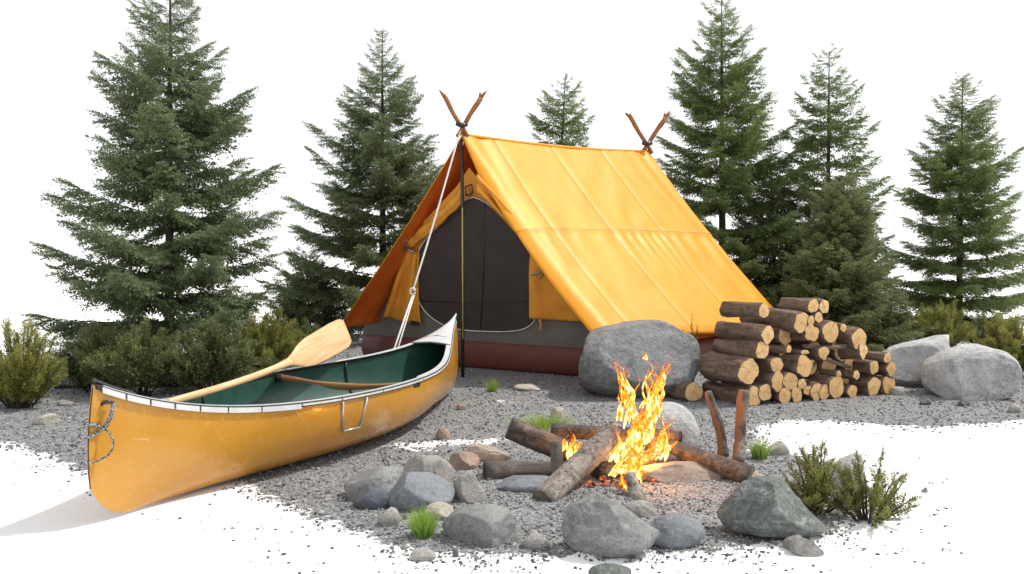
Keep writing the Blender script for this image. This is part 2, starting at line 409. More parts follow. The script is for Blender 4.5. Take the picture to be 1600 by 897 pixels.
rocks = [
 ('boulder', 900, 1097, 500, 625, 'boulder', 21, dict(dep=.75, hi=True, cuts=4, amp=.08, sink=.1, prof=2.5, asym=.12), 'big dark grey boulder beside the tent, behind the flames', 'boulder'),
 ('boulder', 1366, 1492, 522, 606, 'pale', 22, dict(dep=.8, hi=True, cuts=4, amp=.1, sink=.2, asym=.18, prof=2.1), 'pale grey boulder at the right end of the woodpile', 'boulder'),
 ('boulder', 1441, 1578, 537, 624, 'pale', 26, dict(dep=.8, hi=True, cuts=3, amp=.08, sink=.15, asym=.08, prof=2.1), 'rightmost rounded whitish boulder, in front of another one', 'boulder'),
 ('rock', 1000, 1094, 630, 705, 'pale', 31, dict(dep=.9, cuts=0, amp=.05, prof=2.0), 'pale rounded stone right behind the campfire flames', 'rock'),
 ('rock', 534, 650, 733, 783, 'grey', 32, dict(dep=.7, cuts=5), 'long grey stone at the left end of the fire ring', 'rock'),
 ('rock', 626, 710, 713, 766, 'light', 33, dict(dep=.8, cuts=4), 'light grey stone behind the rounded blue grey one', 'rock'),
 ('rock', 601, 709, 741, 798, 'blue', 34, dict(dep=.75, cuts=2, amp=.07), 'smooth blue grey stone near the grass tuft', 'rock'),
 ('rock', 549, 608, 765, 796, 'slate', 35, dict(dep=.7, cuts=1, amp=.06), 'small dark slate blue stone at left of the ring', 'rock'),
 ('rock', 707, 758, 736, 784, 'light', 36, dict(dep=1.0, cuts=4, rot=.5), 'pale slab stone at the end of the horizontal log', 'rock'),
 ('rock', 701, 749, 708, 733, 'red', 37, dict(dep=.8, cuts=3), 'brown stone touching the flat peach stone', 'rock'),
 ('rock', 722, 798, 697, 720, 'peach', 38, dict(dep=.6, cuts=2), 'flat peach coloured stone left of the campfire', 'rock'),
 ('rock', 680, 703, 670, 687, 'red', 39, dict(dep=.8, cuts=2), 'small reddish pebble beside the canoe stern', 'rock'),
 ('rock', 588, 623, 795, 821, 'light', 40, dict(dep=.9, cuts=3), 'small pale stone left of the front grass tuft', 'rock'),
 ('rock', 662, 708, 789, 812, 'cream', 41, dict(dep=.9, cuts=2), 'small cream stone behind the front grass tuft', 'rock'),
 ('rock', 689, 813, 792, 854, 'grey', 42, dict(dep=.8, cuts=5), 'wide grey stone right of the front grass tuft', 'rock'),
 ('rock', 816, 860, 833, 857, 'light', 43, dict(dep=.8, cuts=2), 'small pale stone between the two biggest front stones', 'rock'),
 ('rock', 878, 1030, 776, 877, 'front', 44, dict(dep=.75, hi=True, cuts=8, amp=.08, asym=-.36, sink=.12, prof=2.5), 'large grey stone at the front centre of the ring', 'rock'),
 ('rock', 1013, 1105, 809, 857, 'blue', 45, dict(dep=.7, cuts=3), 'smooth bluish stone right of the large front stone', 'rock'),
 ('rock', 981, 1027, 786, 808, 'light', 46, dict(dep=.7, cuts=2), 'small grey stone just below the forked stick', 'rock'),
 ('rock', 1127, 1291, 748, 848, 'green', 47, dict(dep=.75, hi=True, cuts=9, amp=.08, sink=.12, asym=-.22, prof=2.8), 'large dark greenish stone beside the rosemary bush', 'rock'),
 ('rock', 1229, 1262, 840, 860, 'brown', 48, dict(dep=.8, cuts=3), 'tiny brownish stone tucked under the dark greenish stone', 'rock'),
 ('rock', 1238, 1290, 846, 870, 'brown', 49, dict(dep=.8, cuts=4), 'small tan stone in front of the dark greenish stone', 'rock'),
 ('rock', 639, 680, 862, 877, 'light', 50, dict(dep=.8, cuts=3), 'small pale stone alone on the white ground at front', 'rock'),
 ('rock', 921, 990, 888, 912, 'green', 51, dict(dep=.8, cuts=3), 'dark stone cut off by the bottom edge', 'rock'),
 ('rock', 1298, 1352, 711, 764, 'pale', 52, dict(dep=.8, cuts=6), 'pale jagged stone between the two rosemary bushes', 'rock'),
 ('rock', 1160, 1198, 739, 755, 'peach', 53, dict(dep=.9, cuts=2), 'small peach stone at the end of the right fire log', 'rock'),
 ('rock', 48, 88, 647, 664, 'cream', 54, dict(dep=.7, cuts=2), 'cream stone on the gravel left of the canoe bow', 'rock'),
 ('rock', 86, 113, 625, 634, 'light', 55, dict(dep=.7, cuts=2), 'flat pale stone behind the canoe bow', 'rock'),
 ('rock', 802, 846, 601, 611, 'cream', 56, dict(dep=.8, cuts=1), 'flat cream stone in front of the tent', 'rock'),
 ('rock', 1203, 1236, 691, 711, 'cream', 57, dict(dep=.8, cuts=2), 'cream stone right of the grass by the upright sticks', 'rock'),
 ('rock', 860, 884, 637, 652, 'cream', 58, dict(dep=.8, cuts=2), 'small cream stone behind the flat grass patch', 'rock'),
 ('rock', 713, 729, 631, 641, 'peach', 59, dict(dep=.8, cuts=2), 'tiny stone by the stern of the canoe', 'rock'),
 ('rock', 985, 1135, 724, 752, 'red', 60, dict(dep=.5, cuts=3, sink=.4), 'flat stone glowing orange at the right of the fire', 'rock'),
 ('rock', 775, 880, 748, 768, 'blue', 61, dict(dep=.6, cuts=1, sink=.4), 'flat blue grey stone under the horizontal fire log', 'rock'),
 ('rock', 1396, 1418, 605, 618, 'light', 62, dict(dep=.8, cuts=2), 'small stone at the right foot of the woodpile', 'rock'),
 ('rock', 1441, 1458, 623, 633, 'slate', 63, dict(dep=.8, cuts=4), 'left dark chip in front of the right boulders', 'rock'),
 ('rock', 1500, 1520, 625, 635, 'slate', 64, dict(dep=.8, cuts=4), 'right dark chip in front of the right boulders', 'rock'),
 ('rock', 1618 - 40, 1600, 632, 645, 'light', 65, dict(dep=.8, cuts=2), 'pale pebble near the right edge on gravel', 'rock'),
 ('rock', 706, 716, 863, 871, 'slate', 66, dict(dep=.8, cuts=3), 'tiny dark chip next to the lone front stone', 'rock'),
 ('rock', 1446, 1456, 764, 770, 'brown', 67, dict(dep=.8, cuts=3), 'tiny brown chip right of the rosemary bush', 'rock'),
]
for nm, x0, x1, yt, yb, mk_, sd_, kw, lab, cat in rocks:
    make_rock(nm, x0, x1, yt, yb, RK[mk_], sd_, label=lab, cat=cat, **kw)

# ------------------------------------------------------------------ logs
def log(loc, dirv, L, r, label, group=None, bark='bark', r2=None, flat=1.0, bend=0, seed=0, cat='log', name='log', cutmat='cut', rough=.05, both=False, taper=1.0):
    """front end face at loc, body runs along -dirv; axis is local Z"""
    rs = random.Random(seed); nseg, nr = 14, 28
    off = Vector((seed * 2.3, seed, 0)); V = []; 
    b1, b2 = (rs.random() - .5) * bend * 2, (rs.random() - .5) * bend * 2
    def ringr(k, z):
        a = 2 * math.pi * k / nr
        q = Vector((math.cos(a) * 1.2, math.sin(a) * 1.2, z * 3))
        return 1 + rough * 2.0 * noise.noise(q * 1.0 + off) + rough * .5 * noise.noise(q * 5 + off)
    for i in range(nseg + 1):
        s = i / nseg; z = -L * s
        rr = r * (1 + (taper - 1) * s)
        if i == 0: rr *= .985
        cx, cy = b1 * math.sin(s * 3.14), b2 * math.sin(s * 3.14)
        for k in range(nr):
            a = 2 * math.pi * k / nr; m_ = ringr(k, z)
            V.append((cx + rr * m_ * math.cos(a), cy + rr * m_ * math.sin(a) * flat, z))
    Fc = []
    for i in range(nseg):
        for k in range(nr):
            k2 = (k + 1) % nr
            Fc.append((i * nr + k, (i + 1) * nr + k, (i + 1) * nr + k2, i * nr + k2))
    Fc.append(tuple(nseg * nr + k for k in range(nr))[::-1])
    Fc.append(tuple(range(nr)))
    root = mesh(name, V, Fc, M[bark])
    def cap(z0, sgn, i):
        V2 = []; F2 = []
        base = i * nr
        for ring, q in enumerate((.955, .6, .3)):
            for k in range(nr):
                p = V[base + k]
                V2.append((p[0] * q, p[1] * q, z0 + sgn * (.003 + .004 * (1 - q) * (1 + noise.noise(Vector((p[0] * 30 * q, p[1] * 30 * q, seed)))))))
        V2.append((0, 0, z0 + sgn * .006))
        for k in range(nr):
            k2 = (k + 1) % nr
            for a_ in (0, 1): F2.append((a_ * nr + k, a_ * nr + k2, (a_ + 1) * nr + k2, (a_ + 1) * nr + k) if sgn > 0 else (a_ * nr + k2, a_ * nr + k, (a_ + 1) * nr + k, (a_ + 1) * nr + k2))
            F2.append((2 * nr + k, 2 * nr + k2, 3 * nr) if sgn > 0 else (2 * nr + k2, 2 * nr + k, 3 * nr))
        c = mesh('cut_end', V2, F2, M[cutmat]); c.parent = root
    cap(0, 1, 0)
    if both: cap(-L, -1, nseg)
    q = Vector(dirv).normalized().to_track_quat('Z', 'Y')
    q = q @ Quaternion((0, 0, 1), rs.random() * 6.28 if flat == 1 else 0)
    root.rotation_mode = 'QUATERNION'; root.rotation_quaternion = q; root.location = loc
    tag(root, label, cat, group)
    return root
# crop coordinates (2.99 px per photo px, offset 1040,440); columns: cx cy rx ry length label
wp = [
 (458, 137, 29, 33, .50, 'bark log on the very top left of the woodpile'),
 (476, 247, 30, 41, .62, 'second log from the top in the left column of the pile'),
 (450, 322, 34, 41, .58, 'dark log third from the top in the left column of the pile'),
 (387, 420, 37, 60, .56, 'thickest log on the left, bulging out above the bottom row'),
 (130, 520, 40, 46, .30, 'short log lying apart at the left foot of the pile'),
 (412, 540, 26, 46, .62, 'bottom row log half hidden behind the upright sticks'),
 (632, 190, 31, 46, .62, 'thick dark log in the top row, centre of the pile'),
 (690, 115, 20, 32, .34, 'topmost log at the peak of the pile, on the left of two'),
 (740, 117, 21, 31, .34, 'topmost log at the peak of the pile, on the right of two'),
 (715, 167, 18, 25, .40, 'small round end right below the two topmost logs'),
 (679, 182, 16, 23, .40, 'tiny branch end beside the thick top row log'),
 (681, 240, 36, 42, .55, 'round log below the two tiny branch ends'),
 (768, 236, 34, 50, .55, 'big oval log end at the upper middle of the pile'),
 (829, 216, 16, 20, .40, 'tiny branch end right of the big oval upper log'),
 (903, 266, 32, 47, .42, 'rightmost log of the upper row of the pile'),
 (922, 322, 27, 38, .40, 'split log with a torn bright end under the upper right log'),
 (738, 332, 25, 32, .50, 'small log end in the dark middle gap of the pile'),
 (575, 316, 20, 17, .45, 'flat split piece of wood on the left above the largest round end'),
 (647, 394, 40, 52, .60, 'largest round end at the centre of the pile'),
 (517, 388, 42, 36, .50, 'log with a rough half round end left of the largest centre log'),
 (525, 467, 28, 46, .52, 'oval log end below the half round one'),
 (583, 467, 27, 42, .52, 'narrow oval log end directly below the largest centre log'),
 (638, 476, 25, 24, .50, 'small knotty log end under the largest centre log'),
 (662, 507, 18, 22, .50, 'smallest round end in the lower row of the pile'),
 (705, 517, 29, 42, .52, 'tall oval log end in the middle of the bottom row'),
 (741, 530, 23, 34, .50, 'thin log end squeezed beside the lower ringed log'),
 (612, 535, 29, 36, .50, 'bottom row log resting third from the left on the gravel'),
 (557, 546, 26, 37, .52, 'bottom row log second from the left on the gravel'),
 (462, 518, 29, 40, .50, 'log end just right of the upright sticks, lower row'),
 (798, 494, 41, 50, .60, 'large lower log with clear rings right of the centre'),
 (808, 432, 15, 15, .40, 'tiny reddish branch end above the lower ringed log'),
 (890, 437, 21, 22, .42, 'thin log poking out in the right half of the pile'),
 (872, 522, 34, 30, .50, 'half buried log in the bottom row of the right half'),
 (973, 500, 32, 42, .48, 'second to last log on the right of the bottom row'),
 (1041, 498, 37, 42, .45, 'last log on the right of the bottom row'),
 (972, 401, 21, 30, .42, 'middle height log near the right end, left of a pair'),
 (1053, 408, 22, 31, .40, 'middle height log at the far right end of the pile'),
 (1035, 356, 16, 24, .36, 'small log lying on top of the right end pair'),
 (650, 330, 26, 11, .45, 'thin bright split wedge above the largest centre log'),
]
pA = G(1178, 634); pB = G(1388, 616); pn = Vector((pB.y - pA.y, -(pB.x - pA.x), 0)).normalized()
for i, (cx, cy, rx, ry, L, lab) in enumerate(wp):
    px, py = 1040 + cx / 2.99, 440 + cy / 2.99
    d = ray(px, py); k = (pA - Vector((0, 0, H))).dot(pn) / d.dot(pn)
    p = Vector((0, 0, H)) + d * k
    if cx < 200: p = G(px, py + 14); 
    dist = p.y
    r = max(ry, rx) / 2.99 / F * dist * 1.04
    if cx < 200: p.z = r * .95
    jit = .06
    L *= .95; dv = Vector((.44, -.9, 0.02)) + Vector(((random.random() - .5) * jit * 2, (random.random() - .5) * jit * 2, (random.random() - .5) * jit))
    if i in (15, 17): dv = Vector((.6, -.75, .05))
    fl = min(1.0, ry / rx / 1.05) if ry < rx else 1.0
    p.z = max(p.z, r * fl * .93)
    if cx < 500 and cx > 200: L *= .85
    log(p, dv, L, r, lab, 'logs stacked in the woodpile', 'bark', flat=fl, bend=.012, seed=100 + i, rough=.15, taper=.85 + .3 * random.random())
# filler pieces of torn bark/branches inside the pile
for j, (c0, c1, rr, lab) in enumerate([((640, 300), (850, 300), 8, 'dark split branch lying across the middle gap of the pile'), ((700, 350), (860, 400), 7, 'thin dark branch sloping down in the gap of the pile'), ((610, 440), (700, 380), 6, 'thin dark stick standing steeply in the lower middle gap')]):
    a_ = ray(1040 + c0[0] / 2.99, 440 + c0[1] / 2.99); b_ = ray(1040 + c1[0] / 2.99, 440 + c1[1] / 2.99)
    k = (pA - Vector((0, 0, H))).dot(pn)
    pa = Vector((0, 0, H)) + a_ * (k / a_.dot(pn)) * 1.012; pb = Vector((0, 0, H)) + b_ * (k / b_.dot(pn)) * 1.012
    log(pb, pb - pa, (pb - pa).length, rr / 2.99 / F * 6.3 * 1.2, lab, None, 'bark', seed=160 + j, rough=.25, bend=.015, name='branch', cat='branch')
M['gap'] = M['bark']
# dark logs deep behind the front ends so the pile is solid
for j, (cx, cy, r) in enumerate([(560, 330, .07), (690, 320, .075), (820, 330, .075), (760, 400, .08), (860, 380, .065), (600, 500, .07), (730, 450, .07), (900, 480, .07), (680, 400, .06), (830, 470, .06), (560, 250, .075), (1000, 460, .06), (800, 290, .06)]):
    px, py = 1040 + cx / 2.99, 440 + cy / 2.99
    d = ray(px, py); k = (pA - Vector((0, 0, H))).dot(pn) / d.dot(pn)
    p = Vector((0, 0, H)) + d * k * 1.035
    p.z = max(p.z, r)
    log(p, (.44, -.9, .0), .45, r, 'dark log set back deep inside the woodpile', 'recessed logs inside the woodpile', seed=200 + j, rough=.09)

# campfire logs ---------------------------------------------------------------
fc = G(975, 762)            # fire centre on the ground
def fl(pxa, ya, pxb, yb_, r, lab, bark, seed, **kw):
    a = AT(*pxa, ya); b = AT(*pxb, yb_)
    return log(a, a - b, (a - b).length, r, lab, 'campfire logs' if kw.pop('grp', True) else None, bark, seed=seed, both=True, **kw)
M['cut_char'] = m_simple('charred_end', (.05, .04, .03), (.015, .012, .01), scale=30, rough=.9, bump=.5)
M['cut_grey'] = m_simple('weathered_end', (.2, .17, .13), (.06, .05, .035), scale=40, rough=.9, bump=.6)
fl((796, 668), 4.35, (935, 725), 4.35, .062, 'thick log leaning up to the left out of the fire', 'bark_char', 1, cutmat='cut_grey', rough=.08)
fl((757, 738), 4.12, (968, 738), 4.22, .055, 'charred log lying flat at the left of the fire', 'bark_grey', 2, cutmat='cut_char', rough=.07)
fl((848, 783), 3.72, (957, 678), 4.18, .058, 'pale flaky log leaning forward from the flames to the lower left', 'bark_birch', 3, cutmat='cut_grey', rough=.06)
fl((1064, 682), 4.32, (862, 673), 4.38, .030, 'thin pointed pole lying across the back of the fire', 'bark_char', 4, cutmat='cut_char', rough=.06, taper=1.35)
fl((1172, 745), 4.02, (1020, 695), 4.35, .055, 'dark log sloping down to the right of the fire', 'bark_char', 5, cutmat='cut_grey', rough=.1, bend=.02)
fl((869, 690), 4.06, (872, 748), 4.02, .030, 'short upright wedge of wood between two fire logs', 'bark_grey', 6, cutmat='cut_grey', rough=.1)
fl((930, 742), 4.1, (1090, 715), 4.3, .06, 'thick charred log glowing underneath the flames', 'bark_char', 7, cutmat='cut_char', rough=.1)
def stick(pts, rs, mat, label, name='stick', cat='stick', group=None, n=12, sub=6):
    P = smooth_pts(pts, sub); k = len(P)
    rr = [np.interp(i / (k - 1), np.linspace(0, 1, len(rs)), rs) for i in range(k)]
    rr = [r * (1 + .3 * noise.noise(p * 22)) for r, p in zip(rr, P)]
    o = MB().tube(P, rr, n).build(name, mat)
    at_ = o.data.attributes.new('tone', 'FLOAT', 'POINT')
    tv = []
    for i, p in enumerate(P):
        for q_ in range(n): tv.append(1.0 if (Vector(o.data.vertices[i * n + q_].co) - p).x < -.25 * rr[i] + .3 * rr[i] * noise.noise(p * 30) else 0.0)
    at_.data.foreach_set('value', np.array(tv, dtype=np.float32))
    return tag(o, label, cat, group)
stick([AT(984, 742, 3.86), AT(992, 765, 3.80), AT(1005, 787, 3.72), AT(1035, 795, 3.70), AT(1078, 799, 3.68)], [.028, .03, .03, .026, .012], M['bark_birch'], 'bent forked stick on the ground in front of the flames')
# sticks standing upright in the gravel, one side peeled
M['stick_peel'] = m_bark('half_peeled_stick', (.18, .155, .135), (.04, .032, .028), (.27, .24, .21), zs=.5, sc=20, moss=.85)
nt_ = M['stick_peel'].node_tree; pb0 = nt_.nodes['Principled BSDF']; src = pb0.inputs['Base Color'].links[0].from_socket
aa = nt_.nodes.new('ShaderNodeAttribute'); aa.attribute_name = 'tone'; mm_ = nt_.nodes.new('ShaderNodeMix'); mm_.data_type = 'RGBA'
nt_.links.new(aa.outputs['Fac'], mm_.inputs[0]); nt_.links.new(src, mm_.inputs[6]); mm_.inputs[7].default_value = (.33, .14, .06, 1); nt_.links.new(mm_.outputs[2], pb0.inputs['Base Color'])
stick([AT(1106, 612, 4.55), AT(1117, 645, 4.56), AT(1126, 675, 4.56), G(1130, 712)], [.022, .026, .03, .033], M['stick_peel'], 'left upright stick with orange peeled wood, behind the fire log')
stick([AT(1163, 610, 4.48), AT(1159, 645, 4.48), AT(1156, 685, 4.48), G(1153, 722)], [.032, .032, .03, .028], M['stick_peel'], 'right upright stick with a flat sawn top and rough bark')

# ------------------------------------------------------------------ flames
t = NT('flame'); a = t.attr('tone'); v = t.coord(scale=(1, 1, .38))
n1 = t.noise(v, 30, 4, .65, 1.8); n2 = t.noise(v, 55, 3, .6, .8)
lw = t.n('ShaderNodeLayerWeight', ins={'Blend': .35}).outputs['Facing']
heat = t.math('SUBTRACT', t.math('ADD', t.math('SUBTRACT', a, .04), t.math('MULTIPLY', t.math('SUBTRACT', n1, .5), 2.5)), t.math('MULTIPLY', lw, .42))
col = t.ramp(heat, [(.05, (.75, .06, .005)), (.3, (1, .15, .008)), (.58, (1, .32, .015)), (.78, (1, .66, .08)), (.97, (1, .93, .55))])
em = t.n('ShaderNodeEmission', ins={'Color': col}); t.l(t.ramp(heat, [(0, (.35,) * 3), (1, (1,) * 3)]), em.inputs[1])
st = t.math('MULTIPLY_ADD', t.ramp(heat, [(0, (.0,) * 3), (1, (1,) * 3)]), 1.5, .75); t.l(st, em.inputs[1])
tr = t.n('ShaderNodeBsdfTransparent')
al = t.ramp(t.math('ADD', heat, t.math('MULTIPLY', t.math('SUBTRACT', n2, .5), .8)), [(.10, (0, 0, 0)), (.45, (.75, .75, .75)), (.9, (.95, .95, .95))])
mx = t.n('ShaderNodeMixShader', ins={0: al, 1: tr.outputs[0], 2: em.outputs[0]}); t.l(mx.outputs[0], t.out.inputs[0])
flame_mat = t.m
froot = empty('campfire_flames', G(980, 750), label='bright yellow and orange flames leaping from the campfire logs', cat='flames')
def tongues(specs, seed):
    rs = random.Random(seed)
    for (x0, y0, x1, y1, dep, r, cnt, sp) in specs:
        V = []; Fc = []; TN = []; MBx = MB()
        for c in range(cnt):
            j = lambda s: (rs.random() - .5) * 2 * s
            a = AT(x0 + j(sp), y0 + j(sp * .3), dep + j(.06)); b = AT(x1 + j(sp * .7), y1 + j(sp * .9), dep + j(.07))
            k = 18; pts = []; ph = rs.random() * 6; am = (b - a).length * .09 * (.6 + rs.random())
            for i in range(k + 1):
                s = i / k; p = a.lerp(b, s)
                p += Vector((math.sin(ph + s * 7) * am * s ** .7 + .012 * noise.noise(p * 20), math.cos(ph * 1.7 + s * 6) * am * .7 * s, 0))
                pts.append(p)
            rr = [r * .72 * (.55 + .6 * rs.random()) * max(.03, (math.sin(min(1, s_ * 1.0) ** .55 * math.pi)) ** .8 * (1 - s_) ** .35) for s_ in [i / k for i in range(k + 1)]]
            rr = [max(.0015, np.mean(rr[max(0, i - 1):i + 2])) for i in range(len(rr))]
            n0 = len(MBx.v); MBx.tube(pts, rr, 10, cap=True, flat=.55)
            TN += [1.0 - .62 * (i // 10) / k for i in range(len(MBx.v) - n0)]
        me = bpy.data.meshes.new('flame_tongues'); me.from_pydata(MBx.v, [], MBx.f)
        at = me.attributes.new('tone', 'FLOAT', 'POINT'); at.data.foreach_set('value', np.array(TN, dtype=np.float32))
        link_mesh('flame_tongue', me, flame_mat, froot)
tongues([
 (985, 775, 975, 735, 3.92, .022, 8, 14), (1000, 690, 1012, 655, 4.18, .07, 6, 14), (1030, 620, 1040, 562, 4.22, .012, 6, 10), (985, 615, 958, 566, 4.2, .011, 5, 8), (1030, 600, 1046, 572, 4.22, .008, 4, 5),
 (975, 660, 978, 600, 4.2, .012, 6, 12), (1010, 640, 1018, 590, 4.2, .014, 8, 14), (1007, 562, 1009, 550, 4.2, .008, 3, 3), (1040, 700, 1040, 655, 4.1, .012, 6, 14), (960, 745, 985, 700, 3.98, .014, 7, 12),
 (985, 715, 1010, 640, 4.15, .055, 7, 22), (1005, 690, 1025, 600, 4.2, .04, 6, 14), (1020, 650, 1032, 568, 4.22, .022, 6, 9), (1000, 660, 962, 572, 4.2, .018, 6, 7),
 (1015, 640, 1008, 552, 4.2, .012, 2, 5), (990, 670, 985, 590, 4.2, .02, 4, 14), (985, 765, 990, 690, 4.0, .035, 7, 14), (975, 740, 1045, 690, 4.0, .022, 6, 12), (960, 725, 965, 668, 4.12, .025, 5, 12),
 (897, 714, 900, 682, 4.16, .026, 7, 14), (915, 712, 930, 692, 4.15, .014, 5, 12), (880, 705, 884, 684, 4.17, .015, 4, 8), (925, 708, 960, 668, 4.14, .018, 4, 10), (1030, 720, 1050, 672, 4.12, .02, 4, 12)], 3)
# embers
t = NT('glowing_embers'); n = t.noise(t.coord(), 45, 4, .7)
e1 = t.ramp(n, [(.45, (0, 0, 0)), (.62, (1, .16, .01)), (.75, (1, .5, .06))])
t.set(Base_Color=(.02, .018, .016), Roughness=.9); t.l(e1, t.b.inputs['Emission Color']); t.b.inputs['Emission Strength'].default_value = 1.2
VV = []; FF = []
rs = random.Random(9)
mb = MB()
for k in range(55):
    ang = rs.random() * 6.28; q = rs.random() ** .6
    c = fc + Vector((math.cos(ang) * .22 * q - .03, math.sin(ang) * .22 * q + .16, .012)); s = .008 + .012 * rs.random()
    mb.add([(c.x + p[0] * s * (1 + .4 * rs.random()), c.y + p[1] * s, c.z + p[2] * s * .7 + .01 * rs.random()) for p in I1[0]], I1[1])
eo = mb.build('embers', t.m, None, False); tag(eo, 'glowing orange embers and charcoal under the fire logs', 'embers', kind='stuff')
ld = bpy.data.lights.new('fire_light', 'POINT'); ld.energy = 60; ld.color = (1, .34, .07); ld.shadow_soft_size = .09
lo_ = bpy.data.objects.new('fire_light', ld); lo_.location = AT(995, 712, 4.16); C.objects.link(lo_)

# ------------------------------------------------------------------ canoe
A_ = Vector((-1.694, 3.337, 0)); B_ = Vector((-.446, 6.68, 0)); D_ = B_ - A_; nrm = Vector((D_.y, -D_.x, 0)).normalized()
def sheer(t): 
    ze = .577 if t < .5 else .61
    return .352 + (ze - .352) * abs(2 * t - 1) ** 4.17
def halfw(t): return .494 * max(0, math.sin(math.pi * t)) ** (1.17 + .12 * max(0, (t - .6) / .4))
def keel(t):
    e0 = .05
    k = 0
    if t < e0: k = .20 * (1 - math.sqrt(max(0, 1 - ((e0 - t) / e0) ** 2)))
    if t > 1 - e0: k = .20 * (1 - math.sqrt(max(0, 1 - ((t - 1 + e0) / e0) ** 2)))
    return k + .012 * abs(2 * t - 1) ** 3
def hullp(t, phi, side, inset=0.0):
    """phi 0 keel .. 1 sheer"""
    zk, zs, w = keel(t) + inset, sheer(t), max(0, halfw(t) - inset)
    endness = abs(2 * t - 1) ** 2
    a = phi * math.pi / 2
    lat = w * math.sin(a) ** (.62 + .55 * endness)
    lat *= 1 + .05 * math.sin(phi * math.pi)
    lat += (.055 - inset) * math.sin(min(1, max(0, (t - .72) / .28)) ** 1.3 * math.pi) ** 1 * math.sin(phi * math.pi) ** .8 if not inset else 0
    z = zk + (zs - zk) * (1 - math.cos(a)) ** (1.05 - .15 * endness)
    stem = 0
    if t < .04 or t > .96:
        u = (1 - t / .04) if t < .04 else (t - .96) / .04
        stem = .03 * math.sin(min(1, (z) / zs) * math.pi) * u * (-1 if t < .5 else 1)
    return A_ + D_ * t + D_.normalized() * stem + nrm * (side * lat) + Vector((0, 0, z + .004))
canoe = empty('canoe', A_.lerp(B_, .5), label='tan orange canoe with green interior lying on the gravel', cat='canoe')
t = NT('worn_orange_gelcoat'); v = t.coord()
n = t.noise(v, 2.5, 4); sc_ = t.noise(t.coord(scale=(1, 1, 3)), 46, 6, .8, 2.0)
col = t.ramp(n, [(.35, (.42, .19, .013)), (.65, (.48, .225, .018))])
scr = t.ramp(sc_, [(.6, (0, 0, 0)), (.64, (1, 1, 1))])
vor = t.n('ShaderNodeTexVoronoi', feature='DISTANCE_TO_EDGE', ins={'Vector': t.coord(scale=(1, 1, .45)), 'Scale': 7.0})
scr2 = t.math('MULTIPLY', t.ramp(vor.outputs[0], [(.0, (1, 1, 1)), (.008, (0, 0, 0))]), t.ramp(t.noise(v, 9, 4), [(.52, (0, 0, 0)), (.6, (1, 1, 1))]))
speck = t.ramp(t.noise(v, 140, 2, .5), [(.70, (0, 0, 0)), (.73, (1, 1, 1))])
mm = t.math('MINIMUM', t.math('ADD', t.math('ADD', scr, t.math('MULTIPLY', scr2, .6)), t.math('MULTIPLY', speck, .7)), 1.0)
t.set(Base_Color=t.mix(t.math('MULTIPLY', mm, .5), col, (.8, .65, .42)), Roughness=t.math('MULTIPLY_ADD', t.noise(v, 12, 4), .25, .16))
t.b.inputs['Coat Weight'].default_value = .4; t.b.inputs['Coat Roughness'].default_value = .12
t.set(Normal=t.bump(t.noise(v, 3.5, 3), .15, .03))
M['hull'] = t.m
t = NT('green_canoe_interior'); v = t.coord()
n = t.noise(v, 4, 4); sc_ = t.noise(v, 55, 5, .8, 1)
col = t.ramp(n, [(.3, (.018, .06, .046)), (.7, (.032, .09, .07))])
t.set(Base_Color=t.mix(t.math('MULTIPLY', t.ramp(sc_, [(.64, (0, 0, 0)), (.69, (1, 1, 1))]), .5), col, (.3, .42, .38)), Roughness=.35, Normal=t.bump(n, .2, .02)); M['green'] = t.m
M['black'] = m_simple('black_trim', (.025, .025, .027), (.012, .012, .013), scale=20, rough=.3, bump=.05)
M['trim'] = m_simple('grey_white_trim', (.62, .63, .64), (.5, .51, .52), scale=14, rough=.35, bump=.08)
M['alu'] = m_simple('dull_aluminium', (.55, .56, .58), (.4, .41, .43), scale=14, rough=.3, bump=.05, metal=.6)
NTt, NP = 120, 22
def hull_mesh(inset):
    V = []; cols = 2 * NP + 1
    for i in range(NTt + 1):
        tt = .5 - .5 * math.cos(math.pi * i / NTt)
        if inset: tt = .012 + tt * .976
        for j in range(-NP, NP + 1):
            V.append(hullp(tt, abs(j) / NP, 1 if j > 0 else -1, inset))
    Fc = [(i * cols + j, (i + 1) * cols + j, (i + 1) * cols + j + 1, i * cols + j + 1) for i in range(NTt) for j in range(cols - 1)]
    return V, Fc
V, Fc = hull_mesh(0); o = mesh('hull', V, [f[::-1] for f in Fc], M['hull'], canoe)
V, Fc = hull_mesh(.012); mesh('interior', V, Fc, M['green'], canoe)
def railpts(side, a, b, n, dz=0, dl=0):
    out = []
    for i in range(n + 1):
        tt = a + (b - a) * i / n
        p = hullp(tt, 1, side); out.append(p + nrm * side * dl + Vector((0, 0, dz)))
    return out
def rail(side, a, b, n, w0, w1, z0, z1, mb):
    """box-section strip following the sheer: lateral w0..w1, height z0..z1"""
    V = []
    for i in range(n + 1):
        tt = a + (b - a) * i / n
        p = hullp(tt, 1, side)
        for (l, z) in ((w0, z0), (w1, z0), (w1, z1), (w0, z1)):
            V.append(p + nrm * side * l + Vector((0, 0, z)))
    Fc = []
    for i in range(n):
        for k in range(4):
            k2 = (k + 1) % 4; Fc.append((i * 4 + k, i * 4 + k2, (i + 1) * 4 + k2, (i + 1) * 4 + k))
    Fc += [(3, 2, 1, 0), tuple(n * 4 + k for k in range(4))]
    if side < 0: Fc = [f[::-1] for f in Fc]
    mb.add(V, Fc)
